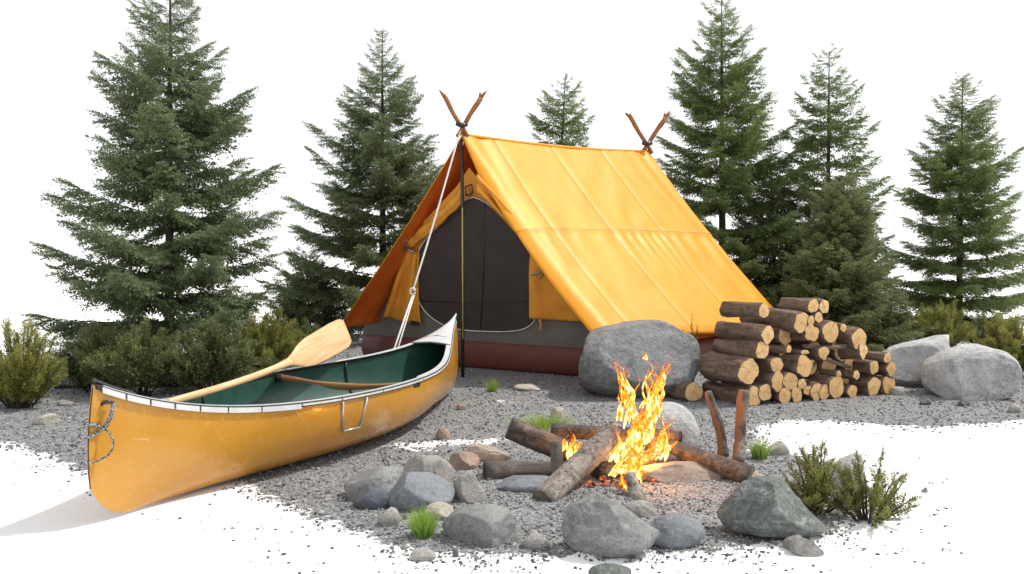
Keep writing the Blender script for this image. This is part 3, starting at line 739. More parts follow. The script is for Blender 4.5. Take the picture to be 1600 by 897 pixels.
for side in (1, -1):
    mb = MB(); rail(side, .004, .996, 110, -.016, .013, -.012, .010, mb)
    g = mb.build('gunwale', M['black'], canoe, False); bevel(g, .004)
    mb = MB(); rail(side, .012, .55, 60, -.010, .006, .0105, .0145, mb); rail(side, .5505, .985, 60, -.030, .008, .0105, .0145, mb); mb.build('top_strip', M['trim'], g, False).matrix_parent_inverse = Matrix.Identity(4)
    mb = MB(); k = 0; ts = [0.008, .035, .062, .09, .12, .155, .2, .26, .33, .42, .55, .7, .85, .985]
    for a, b in zip(ts, ts[1:]):
        rail(side, a + .0012, b - .0012, 10, .0132, .0165, -.020 if b < .3 else -.006, .004, mb)
    mb.build('side_strip', M['trim'], g, False).matrix_parent_inverse = Matrix.Identity(4)
    for ch in g.children: ch.matrix_parent_inverse = g.matrix_parent_inverse.inverted() @ g.matrix_parent_inverse; ch.parent = g
def deck(t0, t1, mat, name, dz=.016, lip=0):
    V = []; n = 16
    for i in range(n + 1):
        tt = t0 + (t1 - t0) * i / n
        a = hullp(tt, 1, 1) + Vector((0, 0, dz)); b = hullp(tt, 1, -1) + Vector((0, 0, dz))
        for k in range(7):
            p = a.lerp(b, k / 6); p.z += .012 * math.sin(k / 6 * math.pi); V.append(p)
    Fc = [(i * 7 + k, i * 7 + k + 1, (i + 1) * 7 + k + 1, (i + 1) * 7 + k) for i in range(n) for k in range(6)]
    return solidify(mesh(name, V, Fc, mat, canoe), .008, 0)
deck(.865, .998, M['trim'], 'deck_plate'); deck(.002, .05, M['black'], 'deck_plate')
mb = MB(); a = hullp(.866, 1, 1); b = hullp(.866, 1, -1); mb.tube([a + Vector((0, 0, .01)), a.lerp(b, .5) + Vector((0, 0, .022)), b + Vector((0, 0, .01))], .009, 8); mb.build('deck_edge', M['black'], canoe)
mb = MB(); a = hullp(.9, 1, 1) + Vector((0, 0, .021)); b = hullp(.9, 1, -1) + Vector((0, 0, .021)); mb.tube([a.lerp(b, .04), a.lerp(b, .5) + Vector((0, 0, .013)), a.lerp(b, .96)], .003, 6); mb.build('deck_seam', M['black'], canoe)
# stem bands
for (t0, nm) in ((.002, 'stem_band'), (.998, 'stem_band')):
    pts = [hullp(t0, k / 20, 1) + D_.normalized() * (-.003 if t0 < .5 else .003) for k in range(0, 21)]
    pts = [Vector((p.x, p.y, p.z)) for p in pts]
    MB().tube(pts, .0028, 6).build(nm, M['black'], canoe)
# yoke
M['wood'] = m_simple('varnished_wood', (.42, .2, .075), (.3, .13, .045), scale=5, rough=.3, bump=.05, stretch=(1, 1, 6))
a = hullp(.53, .94, -1, .014); b = hullp(.53, .94, 1, .014)
pts = []; rr = []
for i in range(25):
    s = i / 24; p = a.lerp(b, s); p.z += -.02 * math.sin(s * math.pi) ** 2; p += D_.normalized() * (-.05 * math.sin(s * math.pi) ** 3); pts.append(p)
    rr.append(.024 + .006 * math.cos(s * 4 * math.pi))
MB().tube(pts, rr, 12, flat=.6).build('thwart', M['wood'], canoe)
for tt in (.3, .7):
    for side in (-1, 1):
        pts = [hullp(tt, .45 + .53 * k / 8, side, .016) for k in range(9)]
        MB().tube(pts, .010, 6).build('rib', M['black'], canoe)
for (tt, side) in ((.53, -1), (.53, 1)):
    p = hullp(tt, .95, side, .02); mb = MB(); mb.tube([p - D_.normalized() * .04, p + D_.normalized() * .04], .026, 8); mb.build('bracket', M['black'], canoe)
# small plate with wire frame on the camera-side hull
q = [hullp(.332, .97, 1), hullp(.382, .97, 1), hullp(.374, .68, 1), hullp(.338, .68, 1)]
outv = nrm * .012 + Vector((0, 0, .0))
q = [p + outv for p in q]
mb = MB()
for i in (1, 2, 3): mb.tube([q[i], q[(i + 1) % 4]], .0055, 8)
fr = mb.build('side_bracket', M['alu'], canoe)
# grab handle and rope at the bow
yb_ = 3.385
h1 = smooth_pts([AT(150, 640, yb_ + .01), AT(158, 632, yb_ - .015), AT(168, 628, yb_ - .02), AT(177, 630, yb_)], 5)
MB().tube(h1, [.007] * len(h1), 8).build('grab_handle', M['black'], canoe)
def braid(pts, r, mats, name, label=None, cat=None, parent=None, tw=60):
    P = smooth_pts(pts, 14); root = None
    L = 0; acc = [0]
    for a, b in zip(P, P[1:]): L += (b - a).length; acc.append(L)
    mb = MB(); 
    strands = []
    for s in range(3):
        Q = []; up = Vector((0, 1, 0))
        for i, p in enumerate(P):
            d = (P[min(i + 1, len(P) - 1)] - P[max(0, i - 1)]).normalized()
            u_ = d.orthogonal().normalized() if i == 0 else (u_ - d * u_.dot(d)).normalized()
            w_ = d.cross(u_); an = acc[i] * tw + s * 2.094
            Q.append(p + (u_ * math.cos(an) + w_ * math.sin(an)) * r * .5)
        mb.tube(Q, r * .62, 6)
    o = mb.build(name, mats, parent)
    if label: tag(o, label, cat)
    return o
t = NT('braided_rope'); v = t.coord()
n = t.noise(v, 160, 2); t.set(Base_Color=t.ramp(n, [(.44, (.02, .024, .03)), (.52, (.14, .17, .21)), (.62, (.5, .49, .46))]), Roughness=.85); M['rope'] = t.m
rope = empty('bow_rope', AT(165, 668, yb_ - .03), label='thin grey and white rope looped through the canoe bow', cat='rope')
braid([AT(177, 630, yb_ - .015), AT(175, 645, yb_ - .03), AT(170, 657, yb_ - .03), AT(163, 669, yb_ - .03)], .0085, M['rope'], 'rope_strand', parent=rope)
braid([AT(163, 669, yb_ - .03), AT(150, 665, yb_ - .05), AT(133, 664, yb_ - .08), AT(129, 668, yb_ - .05)], .007, M['rope'], 'rope_strand', parent=rope)
braid([AT(163, 669, yb_ - .03), AT(150, 678, yb_ - .05), AT(133, 684, yb_ - .08), AT(122, 681, yb_ - .09)], .006, M['rope'], 'rope_strand', parent=rope)
braid([AT(163, 669, yb_ - .03), AT(173, 680, yb_ - .03), AT(177, 695, yb_ - .035), AT(171, 709, yb_ - .04), AT(155, 719, yb_ - .05), AT(138, 724, yb_ - .08), AT(124, 722, yb_ - .1), AT(116, 714, yb_ - .1), AT(117, 702, yb_ - .1), AT(123, 690, yb_ - .1), AT(132, 681, yb_ - .08)], .004, M['rope'], 'rope_loop', parent=rope)

# ------------------------------------------------------------------ paddle
pa = AT(262, 629, 3.98); pb = AT(543, 517, 5.9)
ax = (pb - pa); Lp = ax.length; ax.normalize()
vdir = (Vector((0, 0, H)) - pa.lerp(pb, .8)).normalized()
wv = ax.cross(vdir).normalized(); nv = wv.cross(ax).normalized()
t = NT('pale_paddle_wood'); v = t.coord('UV', scale=(1.2, 26, 1))
n = t.noise(v, 2.5, 5, .6, .6); t.set(Base_Color=t.ramp(n, [(.3, (.52, .3, .13)), (.5, (.66, .43, .22)), (.7, (.74, .53, .31))]), Roughness=.42); M['paddle'] = t.m
paddle = empty('paddle', pa, label='pale wooden paddle resting over the far side of the canoe', cat='paddle')
prof = [(0, .018, .016), (.04, .019, .017), (.5, .020, .017), (.58, .025, .015), (.62, .045, .013), (.66, .075, .010), (.72, .096, .009), (.80, .104, .008), (.90, .110, .007), (.96, .106, .006), (.985, .097, .005), (1.0, .078, .003)]
def pad_mesh(s0, s1, name):
    V = []; Fc = []; n = 16; k = 50; UV = []
    for i in range(k + 1):
        s = s0 + (s1 - s0) * i / k
        w_ = np.interp(s, [p[0] for p in prof], [p[1] for p in prof]); h_ = np.interp(s, [p[0] for p in prof], [p[2] for p in prof])
        c = pa + ax * (Lp * s) + Vector((0, 0, -.05 * math.sin(s * math.pi)))
        c += wv * .012 * math.sin(s * 9)*0
        for j in range(n):
            an = 2 * math.pi * j / n
            V.append(c + wv * w_ * math.cos(an) + nv * h_ * math.sin(an)); UV.append((s * Lp, w_ * math.cos(an)))
    for i in range(k):
        for j in range(n):
            j2 = (j + 1) % n; Fc.append((i * n + j, i * n + j2, (i + 1) * n + j2, (i + 1) * n + j))
    Fc.append(tuple(range(n))[::-1]); Fc.append(tuple(k * n + j for j in range(n)))
    o = mesh(name, V, Fc, M['paddle'], paddle)
    uv = o.data.uv_layers.new(name='UVMap')
    for lp in o.data.loops: uv.data[lp.index].uv = UV[lp.vertex_index]
pad_mesh(0, .6, 'shaft'); pad_mesh(.6, 1, 'blade')

# ------------------------------------------------------------------ tent
F0 = Vector((-.44, 7.5, 0)); vv_ = Vector((.64, .77, 0)); uu = Vector((.85, -.5, 0))
apexF = AT(722, 210, 7.5); apexB = AT(1013, 236, 9.99)
LF = AT(527, 511, 8.27); RF = AT(945, 529, 6.8)
RB = AT(1246, 520, 9.11) ; LB = apexB - uu * 1.5; LB.z = .45
t = NT('orange_canvas')
uvn = t.n('ShaderNodeUVMap'); su = t.n('ShaderNodeSeparateXYZ', ins={0: uvn.outputs[0]})
v = t.coord()
lines = None
for s0 in (.13, .40, .68):
    d = t.math('ABSOLUTE', t.math('SUBTRACT', su.outputs[0], s0))
    m_ = t.math('LESS_THAN', d, .0022); lines = m_ if lines is None else t.math('MAXIMUM', lines, m_)
d = t.math('ABSOLUTE', t.math('SUBTRACT', su.outputs[1], .46)); lines = t.math('MAXIMUM', lines, t.math('LESS_THAN', d, .002))
weave = t.noise(v, 260, 2, .5); bl = t.noise(v, 3, 5, .6)
col = t.ramp(bl, [(.3, (.78, .30, .006)), (.7, (.85, .365, .012))])
col = t.mix(t.math('MULTIPLY', lines, .8), col, (.33, .11, .008))
crease = t.noise(t.coord(scale=(1, 1, .5)), 4, 4, .5, .6)
t.set(Base_Color=col, Roughness=.47, Normal=t.bump(t.math('ADD', t.math('MULTIPLY', weave, .12), crease), .22, .02))
t.b.inputs['Specular IOR Level'].default_value = .7
t.b.inputs['Specular Tint'].default_value = (1, .9, .6, 1)
trn = t.n('ShaderNodeBsdfTranslucent', ins={'Color': (.9, .2, .01, 1)})
mx = t.n('ShaderNodeMixShader', ins={0: .2, 1: t.b.outputs[0], 2: trn.outputs[0]}); t.l(mx.outputs[0], t.out.inputs[0]); M['canvas'] = t.m
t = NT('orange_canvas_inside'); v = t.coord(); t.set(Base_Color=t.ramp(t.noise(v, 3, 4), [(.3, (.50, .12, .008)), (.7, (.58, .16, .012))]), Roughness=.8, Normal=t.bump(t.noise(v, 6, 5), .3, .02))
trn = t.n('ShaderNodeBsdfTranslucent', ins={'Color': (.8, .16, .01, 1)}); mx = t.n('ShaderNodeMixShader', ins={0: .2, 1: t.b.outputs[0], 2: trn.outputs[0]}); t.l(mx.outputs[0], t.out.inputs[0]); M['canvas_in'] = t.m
tent = empty('tent', F0, label='orange canvas ridge tent with open front and grey base', cat='tent')
def slope(side):
    A0, B0 = apexF, apexB
    H0, H1 = (RF, RB) if side > 0 else (LF, LB)
    ns, ntt = 150, 90; V = []; UV = []
    nn = ((B0 - A0).cross(H0 - A0)).normalized()
    if nn.dot(Vector((side, -.5 * side, .6))) < 0: nn = -nn
    for i in range(ns + 1):
        s = i / ns
        for j in range(ntt + 1):
            tt = j / ntt
            r = A0.lerp(B0, s); h = H0.lerp(H1, s)
            r.z -= .035 * math.sin(s * math.pi)
            h.z += .045 * math.sin(s * math.pi) * (1 - .2 * side)
            p = r.lerp(h, tt)
            sag = -(.06 if side > 0 else .015 + .06 * s) * math.sin(tt * math.pi) * (1 - .35 * math.sin(s * math.pi))
            wr = .010 * noise.fractal(Vector((s * 3 + 9 * side, tt * 1.6, 0)), 1, 2, 4)
            # tension folds: from apexes and along the horizontal seam
            wr += .009 * math.exp(-((tt - .47) / .13) ** 2) * min(1, max(0, (tt - .46) / .02)) * math.sin(s * 95 + 4 * math.sin(s * 11) + tt * 6) * (.25 + .75 * s)
            wr += .006 * math.sin(tt * 26 + s * 34 + 5 * noise.noise(Vector((s * 4, tt * 4, 5)))) * max(0, noise.noise(Vector((s * 2.5, tt * 2.5, 11 + side))) + .15)
            wr += .010 * math.exp(-((s - 1) / .14) ** 2) * math.sin((tt * 2.2 + (1 - s) * 30) * 2.2) * math.exp(-tt * 2.2)
            wr += .012 * math.exp(-(s / .10) ** 2) * math.sin((s * 60 + tt * 5)) * math.exp(-tt * 1.5)
            for s0 in (.13, .40, .68): wr -= .005 * math.exp(-((s - s0) / .007) ** 2); wr += .003 * math.exp(-((s - s0 - .03) / .025) ** 2)
            wr += .008 * math.exp(-((tt - .46) / .008) ** 2)
            p = p + nn * (sag + wr)
            # rolled front edge
            e = .055
            if s < e:
                k = 1 - s / e; p += -nn * ((.07 if side > 0 else .02) * (k ** 2.2)) * min(1, tt * 5 + .15)
            e2 = .04
            if tt > 1 - e2: p += -nn * .03 * ((tt - 1 + e2) / e2) ** 2
            V.append(p); UV.append((s, tt))
    c = ntt + 1
    Fc = [(i * c + j, i * c + j + 1, (i + 1) * c + j + 1, (i + 1) * c + j) for i in range(ns) for j in range(ntt)]
    q0, q1, q2 = V[Fc[3000][0]], V[Fc[3000][1]], V[Fc[3000][2]]
    if (q1 - q0).cross(q2 - q0).dot(nn) < 0: Fc = [f[::-1] for f in Fc]
    o = mesh('fly_sheet', V, Fc, M['canvas'], tent)
    uv = o.data.uv_layers.new(name='UVMap')
    for lp in o.data.loops: uv.data[lp.index].uv = UV[lp.vertex_index]
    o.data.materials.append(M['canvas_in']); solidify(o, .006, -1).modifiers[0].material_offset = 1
slope(1); slope(-1)
MB().tube([apexF.lerp(apexB, k / 20) + Vector((0, 0, -.035 * math.sin(k / 20 * math.pi) - .001)) for k in range(21)], .014, 8).build('ridge_seam', M['canvas'], tent)
Mp = F0 + vv_ * .6
def pp(px, py, fwd=0.0):
    """photo pixel on the inner front wall plane, moved forward (towards the open front) by fwd"""
    npl = Vector((uu.y, -uu.x, 0)).normalized()
    if npl.y > 0: npl = -npl
    KP = .33; d = ray(px, py); k = ((Mp - Vector((0, 0, H))).dot(npl) + fwd + KP * (H - .25)) / (d.dot(npl) - KP * d.z)
    return Vector((0, 0, H)) + d * k
npl = Vector((uu.y, -uu.x, 0)).normalized()
if npl.y > 0: npl = -npl
M['tub'] = m_simple('maroon_groundsheet', (.14, .034, .024), (.10, .024, .018), scale=9, rough=.55, bump=.2)
M['grey'] = m_simple('grey_tent_cloth', (.19, .17, .15), (.14, .125, .11), scale=6, rough=.8, bump=.25)
M['wall'] = m_simple('ochre_wall_cloth', (.74, .32, .03), (.62, .25, .022), scale=6, rough=.7, bump=.3)
M['net_shade'] = m_simple('net_painted_interior_shade', (.052, .038, .034), (.036, .026, .024), scale=4, rough=.8, bump=.1)  # insect net colour with the tent's dark interior shade painted in
M['metal'] = m_simple('grey_metal', (.32, .33, .36), (.2, .2, .22), scale=20, rough=.3, bump=.1, metal=.8)
def panel(name, pts, mat, fwd, th=.008, parent=None):
    V = [pp(x, y_, fwd) for x, y_ in pts]
    bm = bmesh.new(); f = bm.faces.new([bm.verts.new(p) for p in V]); bm.normal_update()
    bmesh.ops.triangulate(bm, faces=[f])
    me = bpy.data.meshes.new(name); bm.to_mesh(me); bm.free()
    return solidify(link_mesh(name, me, mat, parent or tent, False), th)
# body of the inner tent under the fly: prism along the ridge
def body(name, prof_, z_cap, mat):
    V = []; n = len(prof_)
    for k, s in enumerate((0.0, 2.55)):
        for (a, z) in prof_: V.append(Mp + uu * a + vv_ * s + Vector((0, 0, z)) - npl * .02)
    Fc = [(i, (i + 1) % n, n + (i + 1) % n, n + i) for i in range(n)] + [tuple(range(n))[::-1], tuple(n + i for i in range(n))]
    return mesh(name, V, Fc, mat, tent, False)
body('inner_wall', [(-1.62, .26), (1.36, .26), (1.15, .55), (.0, 1.82), (-1.3, .62)], 0, M['wall'])
# tub floor with rounded edge
V = []; n = 10; prof_t = []
for k in range(n + 1):
    an = -math.pi / 2 + math.pi * k / n
    prof_t.append((.055 * math.cos(an), .14 + .138 * math.sin(an)))
outl = [(-1.72, 0.0), (1.38, 0.0), (1.38, 2.6), (-1.72, 2.6)]
loop = []
for i, (a, s) in enumerate(outl):
    a2, s2 = outl[(i + 1) % 4]
    for k in range(12):
        loop.append((a + (a2 - a) * k / 12, s + (s2 - s) * k / 12))
cen = Vector((-.17, 1.3))
for (a, s) in loop:
    p2 = Vector((a, s)); dd = (p2 - cen); dd = Vector((max(-1, min(1, dd.x / 1.5)), max(-1, min(1, dd.y / 1.25))))
    for (o_, z) in prof_t:
        V.append(Mp + uu * (a + dd.x * o_) + vv_ * (s + dd.y * o_) + Vector((0, 0, z * (1 + .05 * noise.noise(Vector((a * 3, s * 3, 1)))) )))
c = n + 1; nl = len(loop)
Fc = [(i * c + j, ((i + 1) % nl) * c + j, ((i + 1) % nl) * c + j + 1, i * c + j + 1) for i in range(nl) for j in range(n)]
Fc.append(tuple(i * c + n for i in range(nl))); Fc.append(tuple(i * c for i in range(nl))[::-1])
tub = mesh('groundsheet', V, Fc, M['tub'], tent)
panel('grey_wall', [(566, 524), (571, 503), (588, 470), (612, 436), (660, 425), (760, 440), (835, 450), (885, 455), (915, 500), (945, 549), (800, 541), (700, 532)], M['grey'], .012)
panel('front_wall', [(733, 262), (752, 285), (845, 385), (900, 462), (640, 462), (612, 440), (638, 372), (715, 290)], M['wall'], .002)
door = [(740, 308), (758, 316), (775, 330), (795, 350), (815, 370), (830, 390), (836, 410), (838, 450), (838, 490), (832, 505), (818, 514), (795, 518), (760, 518), (727, 516), (700, 511), (678, 499), (662, 484), (653, 466), (650, 445), (650, 420), (652, 400), (662, 378), (690, 348), (722, 316)]
nd = panel('door_net_painted_shade', door, M['net_shade'], .024, .006)  # opaque net panel over the wall; its dark colour stands for the shaded inside
P = smooth_pts([pp(x, y_, .032) for x, y_ in door + [door[0]]], 5)
MB().tube(P, .0055, 6).build('door_piping', M['white_cloth'], nd)
MB().tube([pp(757, 318, .03), pp(756, 420, .03), pp(751, 515, .03)], .004, 6).build('door_seam', M['black'], nd)
MB().tube([pp(652, 470, .03), pp(740, 474, .03), pp(837, 470, .03)], .003, 6).build('door_seam', M['black'], nd)
for o in nd.children: o.matrix_parent_inverse = Matrix.Identity(4)
def curtain(name, Lp_, Rp_, fwd, amp, fr_, parent=tent, mat='wall', n=26, m_=20):
    Ls = smooth_pts([(x, y_, 0) for x, y_ in Lp_], 8); Rs = smooth_pts([(x, y_, 0) for x, y_ in Rp_], 8)
    def samp(Q, t_): 
        k = t_ * (len(Q) - 1); i = min(int(k), len(Q) - 2); return Q[i].lerp(Q[i + 1], k - i)
    V = []
    for i in range(n + 1):
        a = samp(Ls, i / n); b = samp(Rs, i / n)
        for j in range(m_ + 1):
            u_ = j / m_; q = a.lerp(b, u_)
            f_ = fwd + amp * (.5 + .5 * math.sin(u_ * fr_ + i / n * 1.5)) * (.35 + .65 * i / n) + amp * .4 * noise.noise(Vector((u_ * 3, i / n * 3, fwd * 50)))
            V.append(pp(q.x, q.y, f_))
    c = m_ + 1
    Fc = [(i * c + j, i * c + j + 1, (i + 1) * c + j + 1, (i + 1) * c + j) for i in range(n) for j in range(m_)]
    return solidify(mesh(name, V, Fc, M[mat], parent), .01)
curtain('door_flap', [(636, 388), (622, 425), (610, 462), (599, 495)], [(655, 396), (654, 430), (654, 470), (657, 509)], .04, .10, 11)
curtain('door_flap', [(830, 385), (827, 420), (827, 460), (827, 498)], [(850, 398), (875, 435), (900, 475), (920, 503)], .04, .07, 8)
# rolled door cloth tied up along the left edge and the drape on the right
for off_, r_ in ((0, .040), (7, .028)):
    P = smooth_pts([pp(730, 296 + off_, .07), pp(705, 322 + off_, .08), pp(672, 352 + off_, .08), pp(640, 380 + off_ * .6, .06)], 8)
    MB().tube(P, [r_ * (1 + .22 * math.sin(i * 1.1 + off_)) for i in range(len(P))], 10).build('rolled_flap', M['wall'], tent)
curtain('door_drape', [(745, 272), (775, 305), (810, 345), (838, 382)], [(744, 300), (765, 320), (795, 352), (828, 390)], .05, .09, 9)
# buckle, hooks, tag and toggle
b0 = [pp(727, 292, .12), pp(737, 288, .12), pp(739, 301, .12), pp(729, 306, .12)]
mb = MB()
for i in range(4): mb.tube([b0[i], b0[(i + 1) % 4]], .007, 6)
mb.build('buckle', M['black'], tent)
MB().tube(smooth_pts([pp(622, 400, .12), pp(628, 388, .14), pp(636, 374, .13)], 4), .008, 8).build('hook', M['metal'], tent)
MB().tube(smooth_pts([pp(632, 387, .12), pp(640, 391, .13), pp(648, 395, .12)], 4), .014, 8).build('toggle', M['metal'], tent)
MB().tube(smooth_pts([pp(838, 404, .10), pp(846, 412, .12), pp(848, 422, .12), pp(842, 427, .12), pp(832, 430, .12)], 5), [.010] * 21, 8).build('hook', M['metal'], tent)
MB().tube(smooth_pts([pp(848, 414, .11), pp(850, 426, .12), pp(844, 436, .12)], 5), .004, 6).build('cord', M['black'], tent)
MB().tube(smooth_pts([pp(843, 499, .10), pp(845, 508, .10), pp(842, 518, .09)], 4), [.010, .014, .013, .012, .011, .01, .008, .006, .003], 6, flat=.4).build('strap', M['wall'], tent)
o = panel('maker_patch', [(642, 501), (655, 503), (655, 509), (642, 507)], M['black'], .105, .004)
o.name = 'sewn_patch'
q = pp(566, 531, .10); mb = MB(); mb.tube([q, q + npl * .03], .022, 12); mb.build('grommet', m_simple('pale_plastic', (.55, .5, .45), rough=.4), tent)
# poles
M['pole'] = m_simple('dark_pole', (.05, .047, .04), (.025, .024, .022), rough=.35, metal=.4)
M['pole_gold'] = m_simple('brass_pole_strip', (.5, .42, .12), (.35, .28, .07), rough=.4)
pb_ = Vector((AT(723, 590, 7.5).x, 7.5, 0))
po = MB().tube([pb_, pb_.lerp(apexF, .97)], .0165, 12).build('pole', M['pole'], tent)
s_ = Vector((.003, -.018, 0)); g = MB().tube([pb_ + s_ + Vector((0, 0, .35)), pb_.lerp(apexF, .7) + s_], .0055, 8).build('pole_strip', M['pole_gold'], po); g.matrix_parent_inverse = Matrix.Identity(4)
pbk = Vector((apexB.x, apexB.y, 0)); MB().tube([pbk, apexB - Vector((0, 0, .03))], .018, 10).build('pole', M['pole'], tent)
# crossed sticks
def fork(name, p0, p1, r, tips, y_):
    a = AT(*p0, y_[0]); b = AT(*p1, y_[1]); mb = MB()
    P = [a.lerp(b, k / 8) + Vector((.004 * math.sin(k), 0, 0)) for k in range(9)]
    mb.tube(P, [r * (.75 + .25 * k / 8 + .06 * math.sin(k * 2.3)) for k in range(9)], 8)
    for tx, ty in tips: 
        q = AT(tx, ty, y_[1]); mb.tube([b - (b - a) * .02, b.lerp(q, .6), q], [r * .8, r * .55, r * .12], 6)
    return mb.build(name, M['stick'], tent)
fork('crossed_stick', (728, 212), (695, 152), .022, [(686, 140), (694, 146)], (7.47, 7.44))
fork('crossed_stick', (714, 214), (751, 153), .024, [(761, 141), (750, 144)], (7.44, 7.47))
MB().tube([AT(714, 193, 7.40), AT(721, 196, 7.38), AT(729, 194, 7.41)], .022, 8).build('lashing', M['black'], tent)
MB().tube([AT(722, 196, 7.44), AT(731, 214, 7.46)], .016, 8).build('lashing', M['stick'], tent)
fork('crossed_stick', (1019, 240), (984, 182), .028, [(976, 176), (985, 177)], (9.96, 9.93))
fork('crossed_stick', (1005, 236), (1040, 184), .030, [(1047, 173), (1038, 176)], (9.93, 9.96))
MB().tube([AT(1004, 223, 9.88), AT(1011, 225, 9.86), AT(1018, 223, 9.88)], .028, 8).build('lashing', M['black'], tent)
# guy rope
kn = AT(645, 455, 6.95); pe = Vector((-1.13, 6.62, .03))
gr = empty('guy_rope', pe, label='white guy rope running from the tent peak to the ground', cat='rope')
MB().tube(smooth_pts([AT(719, 205, 7.42), AT(683, 330, 7.2), kn], 8), .008, 8).build('rope', M['white_cloth'], gr)
kd = kn + Vector((0, 0, -.03))
e1 = AT(614, 551, 6.75); dirn = (e1 - kd)
mb = MB(); mb.tube([kd, e1, e1 + dirn * ((e1.z - .02) / -dirn.z)], .008, 8); mb.tube([kd + Vector((.012, 0, 0)), e1 + Vector((.03, 0, 0)), e1 + Vector((.035, 0, 0)) + dirn * ((e1.z - .02) / -dirn.z)], .006, 8)
mb.build('rope', M['white_cloth'], gr)
mb = MB(); an = [kn + Vector((math.cos(k * .5) * .022, 0, math.sin(k * .5) * .026)) for k in range(13)]; mb.tube(an, .008, 8); mb.build('knot', M['white_cloth'], gr)

# dark plank behind the canoe bow
a, b = AT(88, 612, 6.9), AT(300, 606, 7.0)
a.z = .03; b.z = .04
pk = MB().tube([a, a.lerp(b, .5), b], .05, 8, flat=1).build('dark_log', M['black']); tag(pk, 'black charred log lying behind the canoe bow', 'log')

# ------------------------------------------------------------------ conifers and shrubs
def spray_tpl(seed, nsh=9, nl=5, wid=.42, needle=.12, nwid=.030, tilt=.3, droop=.35):
    """unit-length spray along +X: list of triangles (T,3,3)"""
    rs = np.random.default_rng(seed); tris = []
    def needle_at(p, d, L, w):
        d = d / np.linalg.norm(d); s = np.cross(d, rs.normal(size=3)); s /= np.linalg.norm(s)
        tris.append([p - s * w, p + s * w, p + d * L])
    def shoot(p0, d, L, n):
        for k in range(n):
            t_ = (k + .6) / n; p = p0 + d * L * t_; p = p + np.array([0, 0, -droop * L * t_ * t_])
            side = rs.normal(size=3); side -= d * side.dot(d); side /= np.linalg.norm(side)
            needle_at(p, d * .75 + side * .8 + np.array([0, 0, .12]), needle * (1 - .3 * t_), nwid)
        needle_at(p0 + d * L * .9, d, needle, nwid)
        # twig itself
        s = np.cross(d, [0, 0, 1.]); s /= np.linalg.norm(s) + 1e-6
        tris.append([p0 - s * .006, p0 + s * .006, p0 + d * L])
    for k in range(nsh):
        x_ = .08 + .88 * k / nsh; base = np.array([x_, 0, -.08 * x_ * x_])
        for sg in (-1, 1):
            L = wid * (1 - x_ * .75) * (.7 + .5 * rs.random())
            an = math.radians(48 + 14 * rs.random()) * sg
            d = np.array([math.cos(an), math.sin(an), (rs.random() - .6) * tilt]); d /= np.linalg.norm(d)
            shoot(base, d, L, max(2, int(nl * (.5 + L / wid * .6))))
    shoot(np.array([.05, 0, 0.]), np.array([1, 0, -.05]), .92, nl + 4)
    return np.array(tris)
def place(tpls, pos, dirs, scale, roll, rng_, upw=0.0):
    """copies of spray templates; dirs = spray axis (unit)"""
    n = len(pos); up = np.array([0, 0, 1.])
    X_ = dirs / np.linalg.norm(dirs, axis=1)[:, None]
    Y_ = np.cross(up, X_); l = np.linalg.norm(Y_, axis=1)[:, None]; Y_ = np.where(l < 1e-3, np.array([0, 1., 0]), Y_ / np.maximum(l, 1e-3))
    Z_ = np.cross(X_, Y_)
    c, s = np.cos(roll)[:, None], np.sin(roll)[:, None]
    Y2 = Y_ * c + Z_ * s; Z2 = -Y_ * s + Z_ * c
    Rm = np.stack([X_, Y2, Z2], 2)
    idx = rng_.integers(0, len(tpls), n); out = []; tid = []
    for k, tp in enumerate(tpls):
        sel = np.nonzero(idx == k)[0]
        if not len(sel): continue
        q = tp.reshape(-1, 3)
        VV = np.einsum('nij,kj->nki', Rm[sel], q) * scale[sel][:, None, None] + pos[sel][:, None, :]
        out.append(VV.reshape(-1, 3)); tid.append(np.repeat(sel, len(q)))
    return np.concatenate(out), np.concatenate(tid)
TP_HI = [spray_tpl(i, 8, 5) for i in range(5)]
TP_LO = [spray_tpl(10 + i, 7, 3, needle=.16, nwid=.042) for i in range(5)]
fol = {
 'spruce': m_foliage('spruce_needles', (.034, .056, .024), (.20, .25, .12), .28),
 'spruce2': m_foliage('fir_needles', (.045, .07, .018), (.21, .27, .09), .28),
 'juniper': m_foliage('juniper_needles', (.06, .085, .03), (.22, .26, .11), .28),
 'olive': m_foliage('olive_shrub_leaves', (.08, .09, .016), (.36, .36, .09), .3),
 'dark': m_foliage('dark_shrub_leaves', (.035, .05, .016), (.21, .24, .09), .28),
 'rosemary': m_foliage('rosemary_leaves', (.07, .085, .02), (.27, .28, .08), .3),
 'grass': m_foliage('grass_blades', (.12, .22, .03), (.36, .52, .10), .35),
}
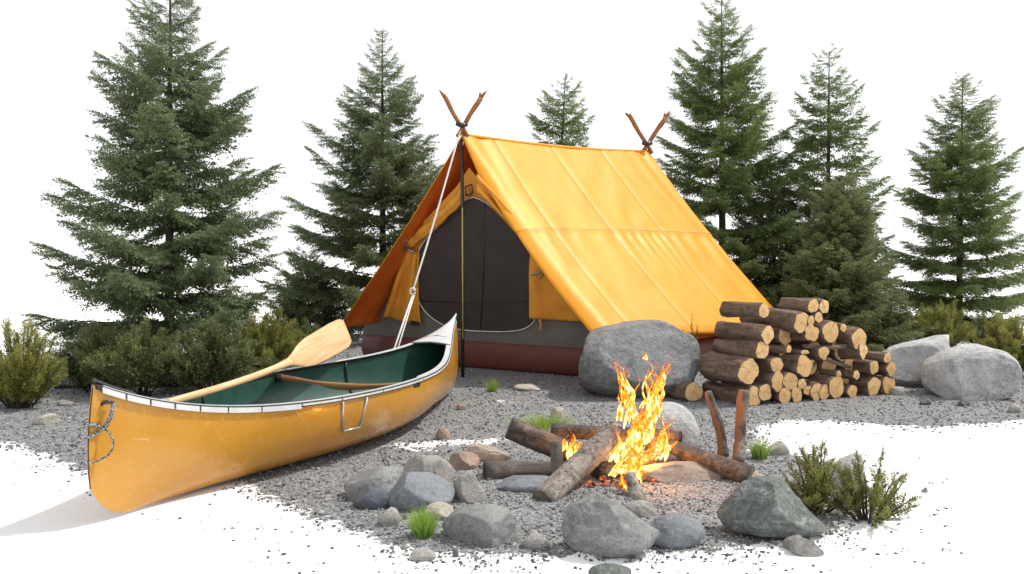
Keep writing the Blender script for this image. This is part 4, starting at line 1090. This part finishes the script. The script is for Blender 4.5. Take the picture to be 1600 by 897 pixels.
def conifer(px, ybase, ytop, rpx, mat, seed, label, dens=1.0, tpl=TP_HI, low=.08, droop=.35, name='conifer_tree', expo=.85, irr=.3, depth=None, spl=.26, cat='conifer tree', tops=None, group='conifers standing behind the camp'):
    rg = np.random.default_rng(seed)
    base = G(px, ybase); D = depth or base.y; base = Vector(((px - 800) / F * D, D, 0))
    Ht = H + (400 - ytop) / F * D; Rr = rpx / F * D
    root = empty(name, base, label=label, cat=cat, group=group)
    lean = rg.normal(size=2) * .01
    pos = []; dirs = []; sc = []; tone = []; wood = MB()
    bx, by = base.x, base.y
    tp = [(bx + lean[0] * k, by + lean[1] * k, Ht * k / 10) for k in range(11)]
    wood.tube(tp, [max(.004, .022 * Ht * (1 - k / 10) ** .9 * .62 + .003) for k in range(11)], 8)
    h = low * Ht; whorl = 0
    while h < Ht * .985:
        fr_ = h / Ht
        nb = int(round((7.5 - 2.5 * fr_) * dens)) ; nb = max(3, nb); ph = rg.random() * 6.28
        wl = 1 + irr * .6 * (rg.random() - .5)
        for b in range(nb):
            az = ph + 2 * math.pi * b / nb + rg.normal() * .25
            L = Rr * (1 - fr_) ** expo * (1 - irr / 2 + irr * rg.random() * 1.2) * wl + .05
            if fr_ < .25: L *= .72 + .28 * fr_ / .25 + .15 * rg.random()
            if rg.random() < .07: L *= 1.18
            elev = .0 + .72 * fr_ ** 1.3 + rg.normal() * .08
            L *= 1 + .34 * noise.noise(Vector((math.cos(az) * 1.3 + seed * 5, math.sin(az) * 1.3, h * 2.2)))
            dv = np.array([math.cos(az), math.sin(az)])
            hh = h + rg.normal() * .03
            ns = 8; cl = []
            for k in range(ns + 1):
                r_ = k / ns; z = L * (math.tan(elev) * r_ - droop * (r_ - .4) ** 2 * (1 - fr_) * .3 - droop * r_ * .35 * (1 - fr_) + droop * .5 * r_ ** 3 * (1 - fr_ * .3))
                wob = .03 * L * math.sin(r_ * 5 + b)
                cl.append(np.array([bx + lean[0] * 10 * fr_ + dv[0] * L * r_ - dv[1] * wob, by + lean[1] * 10 * fr_ + dv[1] * L * r_ + dv[0] * wob, hh + z]))
            wood.tube([Vector(p) for p in cl], [max(.0015, .009 * L * (1 - k / ns) + .0015) for k in range(ns + 1)], 4, cap=False)
            cl = np.array(cl)
            btone = .35 + .3 * rg.random()
            step = .024 / dens * (1 if tpl is TP_HI else 1.25)
            nsp = max(3, int(L / step))
            for k in range(nsp):
                r_ = .12 + .88 * (k + rg.random()) / nsp
                if r_ > 1: r_ = 1
                if r_ < .25 and rg.random() < .3: continue
                ki = min(ns - 1, int(r_ * ns)); p = cl[ki] + (cl[ki + 1] - cl[ki]) * (r_ * ns - ki)
                ax_ = cl[ki + 1] - cl[ki]; ax_ /= np.linalg.norm(ax_)
                sd_ = np.array([-ax_[1], ax_[0], 0]); sd_ /= np.linalg.norm(sd_) + 1e-6
                sgn = 1 if k % 2 else -1
                ang = R(58 - 30 * r_ + rg.normal() * 8) * sgn
                dn = -.16 - .42 * rg.random() * (1 - .45 * fr_)
                d_ = ax_ * math.cos(ang) + sd_ * math.sin(ang) + np.array([0, 0, dn * (1 if r_ < .93 else .2)])
                ls = min(spl * (Rr / 1.2) ** .3, L * .55) * (1.0 - .62 * r_ ** 1.5) * (.75 + .5 * rg.random()) + .03
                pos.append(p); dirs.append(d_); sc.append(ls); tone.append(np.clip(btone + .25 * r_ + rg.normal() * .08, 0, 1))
            pos.append(cl[-2]); dirs.append(cl[-1] - cl[-2]); sc.append(min(.16, L * .35) + .03); tone.append(.8)
        h += (.062 + .03 * rg.random()) * Ht * (1 - .5 * fr_) * (.82 / dens)
    pos.append(np.array([bx + lean[0] * 10, by + lean[1] * 10, Ht * .985 - .08])); dirs.append(np.array([.02, 0, 1.])); sc.append(.13); tone.append(.7)
    pos, dirs, sc, tone = map(np.array, (pos, dirs, sc, tone))
    V_, tid = place(tpl, pos, dirs, sc, rg.normal(size=len(pos)) * .35, rg)
    w_ = wood.build('trunk', M['bark_tree'], root)
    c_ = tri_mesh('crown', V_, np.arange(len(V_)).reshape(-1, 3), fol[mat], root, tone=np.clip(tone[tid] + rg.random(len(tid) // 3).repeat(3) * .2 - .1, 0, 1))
    return root
conifer(262, 585, -62, 200, 'spruce', 1, 'tallest dark spruce standing behind the canoe at left', dens=.95, spl=.34, droop=.3, low=.13, expo=1.0)
conifer(598, 530, 54, 162, 'spruce', 2, 'dark spruce left of the tent with one drooping side', dens=.95, spl=.3, expo=1.0)
conifer(862, 505, 122, 108, 'spruce2', 3, 'small fir top peeking over the tent ridge', dens=.85, tpl=TP_LO)
conifer(1130, 520, 0, 158, 'spruce2', 4, 'tall fir behind the back end of the tent', dens=.95, spl=.3)
conifer(1294, 520, 86, 118, 'spruce2', 5, 'slim fir right of the tallest one behind the tent', dens=.9, tpl=TP_LO)
conifer(1312, 548, 283, 100, 'juniper', 6, 'short soft grey green fir right behind the woodpile', dens=1.25, tpl=TP_LO, irr=.15, spl=.24)
conifer(1500, 525, 122, 126, 'spruce2', 7, 'lone fir at the far right behind the boulders', dens=.95, spl=.3)
conifer(1215, 515, 235, 92, 'spruce', 8, 'shorter dark fir between the two tall firs at right', dens=.95, tpl=TP_LO)
conifer(486, 530, 400, 70, 'spruce', 9, 'very small dark spruce left of the spruce beside the tent', dens=.9, tpl=TP_LO, irr=.5)

def shrub(px, ybase, wpx, hpx, mat, seed, label, n=60, up=1.0, depth=None, name='shrub', cat='shrub', spl=.19, tpl=None, group=None, stem_mat='bark_tree', bare=.1, dn=1.0, spread=.65, low=.45):
    if mat == 'dark': n = int(n * .5)
    if mat == 'olive': n = int(n * .6); spread = .45; spl *= 1.2
    rg = np.random.default_rng(seed); b = G(px, ybase); D = depth or b.y
    b = Vector(((px - 800) / F * D, D, 0)); Wd = wpx / F * D / 2; Hh = hpx / F * D
    root = empty(name, b, label=label, cat=cat, group=group)
    pos = []; dirs = []; sc = []; tone = []; wood = MB()
    for i in range(n):
        az = rg.random() * 6.28; q = rg.random() ** .6
        tipr = Wd * q; L = Hh * (1 - low * q * q) * (.6 + .5 * rg.random())
        p0 = np.array([b.x + math.cos(az) * tipr * .25, b.y + math.sin(az) * tipr * .22, 0]); p1 = np.array([b.x + math.cos(az) * tipr, b.y + math.sin(az) * tipr * .9, max(.03, L)])
        ctl = p0 * .5 + p1 * .5 + np.array([0, 0, L * .1 * up])
        cl = [(1 - u) ** 2 * p0 + 2 * u * (1 - u) * ctl + u * u * p1 for u in np.linspace(0, 1, 7)]
        wood.tube([Vector(c_) for c_ in cl], [.0045 * (1 - k / 7) + .001 for k in range(7)], 4, cap=False)
        btone = .2 + .5 * rg.random()
        tot = np.linalg.norm(p1 - p0); m_ = max(4, int(tot / .03 * dn))
        for k in range(m_):
            u = bare + (1 - bare) * (k + rg.random()) / m_; kk = min(5, int(u * 6)); c_ = cl[kk] + (cl[kk + 1] - cl[kk]) * (u * 6 - kk)
            ax_ = (cl[kk + 1] - cl[kk]); ax_ = ax_ / (np.linalg.norm(ax_) + 1e-9)
            sd_ = rg.normal(size=3); sd_ -= ax_ * sd_.dot(ax_); sd_ /= np.linalg.norm(sd_)
            d_ = ax_ * .8 + sd_ * .65 * spread + np.array([0, 0, .15])
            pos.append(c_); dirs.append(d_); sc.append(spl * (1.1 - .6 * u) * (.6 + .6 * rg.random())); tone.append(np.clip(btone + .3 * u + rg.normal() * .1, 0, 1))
        pos.append(cl[5]); dirs.append(cl[6] - cl[5]); sc.append(spl * .6); tone.append(.8)
    pos, dirs, sc, tone = map(np.array, (pos, dirs, sc, tone))
    V_, tid = place(tpl or TP_LO, pos, dirs, sc, rg.random(len(pos)) * 6.28, rg)
    wood.build('stems', M[stem_mat], root)
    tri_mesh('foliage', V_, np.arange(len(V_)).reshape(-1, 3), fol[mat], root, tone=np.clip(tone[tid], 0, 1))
    return root
TP_ROS = [spray_tpl(30 + i, 5, 2, wid=.2, needle=.24, nwid=.045) for i in range(4)]
shrub(28, 636, 150, 128, 'olive', 1, 'olive brown bush at the far left edge', n=100, spl=.11)
shrub(150, 612, 130, 100, 'dark', 2, 'dark low bush between the left bush and the big spruce', n=70)
shrub(215, 618, 160, 105, 'dark', 3, 'dark thick undergrowth at the foot of the tallest spruce', n=60)
shrub(330, 612, 150, 100, 'dark', 4, 'dark undergrowth right of the tallest spruce trunk', n=90)
shrub(405, 575, 150, 88, 'olive', 5, 'olive green bush behind the paddle blade', n=100, spl=.13)
shrub(480, 548, 90, 45, 'dark', 16, 'low dark bush between the paddle blade and the tent', n=60, spl=.13)
shrub(430, 600, 150, 40, 'dark', 17, 'low green ground plants behind the canoe middle', n=90, spl=.1)
shrub(1235, 530, 150, 80, 'dark', 6, 'dark bush behind the woodpile and the tent corner', n=80)
shrub(1375, 545, 130, 70, 'dark', 7, 'low dark bush right of the woodpile top', n=80)
shrub(1470, 548, 100, 72, 'olive', 8, 'olive yellow bush above the two right boulders', n=100, spl=.13)
shrub(1585, 585, 110, 98, 'olive', 9, 'olive bush at the right edge of the picture', n=80, spl=.13)
shrub(1538, 545, 80, 55, 'dark', 18, 'dark green bush between the two olive bushes at right', n=60, spl=.13)
shrub(1083, 600, 40, 105, 'rosemary', 10, 'thin wild plant between the big boulder and the woodpile', n=9, spl=.06, dn=.8, depth=6.9, tpl=TP_ROS)
shrub(1280, 800, 150, 118, 'rosemary', 11, 'left of the two rosemary bushes at front right', n=24, spl=.075, tpl=TP_ROS, dn=1.7, low=.75, group='rosemary bushes at the front right', name='rosemary_bush', spread=.8)
shrub(1362, 815, 185, 112, 'rosemary', 12, 'right of the two rosemary bushes, on the white ground', n=24, spl=.075, tpl=TP_ROS, dn=1.7, low=.78, group='rosemary bushes at the front right', name='rosemary_bush', spread=.8)

def grass(px, yb, wpx, hpx, n, seed, label, fall=.6, wide=1.0):
    rg = np.random.default_rng(seed); b = G(px, yb); D = b.y; Wd = wpx / F * D / 2; Hh = hpx / F * D
    T_ = []; tn = []
    for i in range(n):
        az = rg.random() * 6.28; q = rg.random() ** .7; x0 = b.x + math.cos(az) * Wd * .4 * q * wide; y0 = b.y + math.sin(az) * Wd * .35 * q * wide
        L = Hh * (.5 + .55 * rg.random()) * (1 - .25 * q); out = Wd * .75 * q * (.5 + rg.random() * fall)
        w_ = .0016 + .0012 * rg.random(); a2 = rg.random() * 6.28; wx, wy = math.cos(a2) * w_, math.sin(a2) * w_
        pr_ = None
        for k in range(5):
            s = k / 4; x_ = x0 + math.cos(az) * out * s ** 1.8; y_ = y0 + math.sin(az) * out * s ** 1.8; z = L * (s - .12 * s * s * q)
            cur = (np.array([x_ - wx * (1 - s), y_ - wy * (1 - s), z]), np.array([x_ + wx * (1 - s), y_ + wy * (1 - s), z]))
            if pr_ is not None:
                T_.append([pr_[0], pr_[1], cur[1]]); T_.append([pr_[0], cur[1], cur[0]])
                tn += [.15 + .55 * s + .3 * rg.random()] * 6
            pr_ = cur
    T_ = np.array(T_).reshape(-1, 3); T_[:, :2] -= np.array([b.x, b.y])
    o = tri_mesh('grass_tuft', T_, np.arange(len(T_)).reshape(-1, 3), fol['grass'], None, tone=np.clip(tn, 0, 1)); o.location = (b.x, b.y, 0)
    tag(o, label, 'grass tuft', 'grass tufts growing in the gravel')
grass(662, 838, 78, 62, 380, 1, 'bright green tuft among the front left stones')
grass(769, 612, 40, 30, 160, 2, 'small tuft in front of the tent entrance')
grass(848, 668, 110, 27, 560, 3, 'wide low grass patch behind the upper left fire log', wide=2.0)
grass(1187, 716, 56, 42, 260, 4, 'tuft to the right of the upright sticks')
grass(750, 600, 14, 14, 25, 5, 'tiny sprout left of the small tuft by the tent')
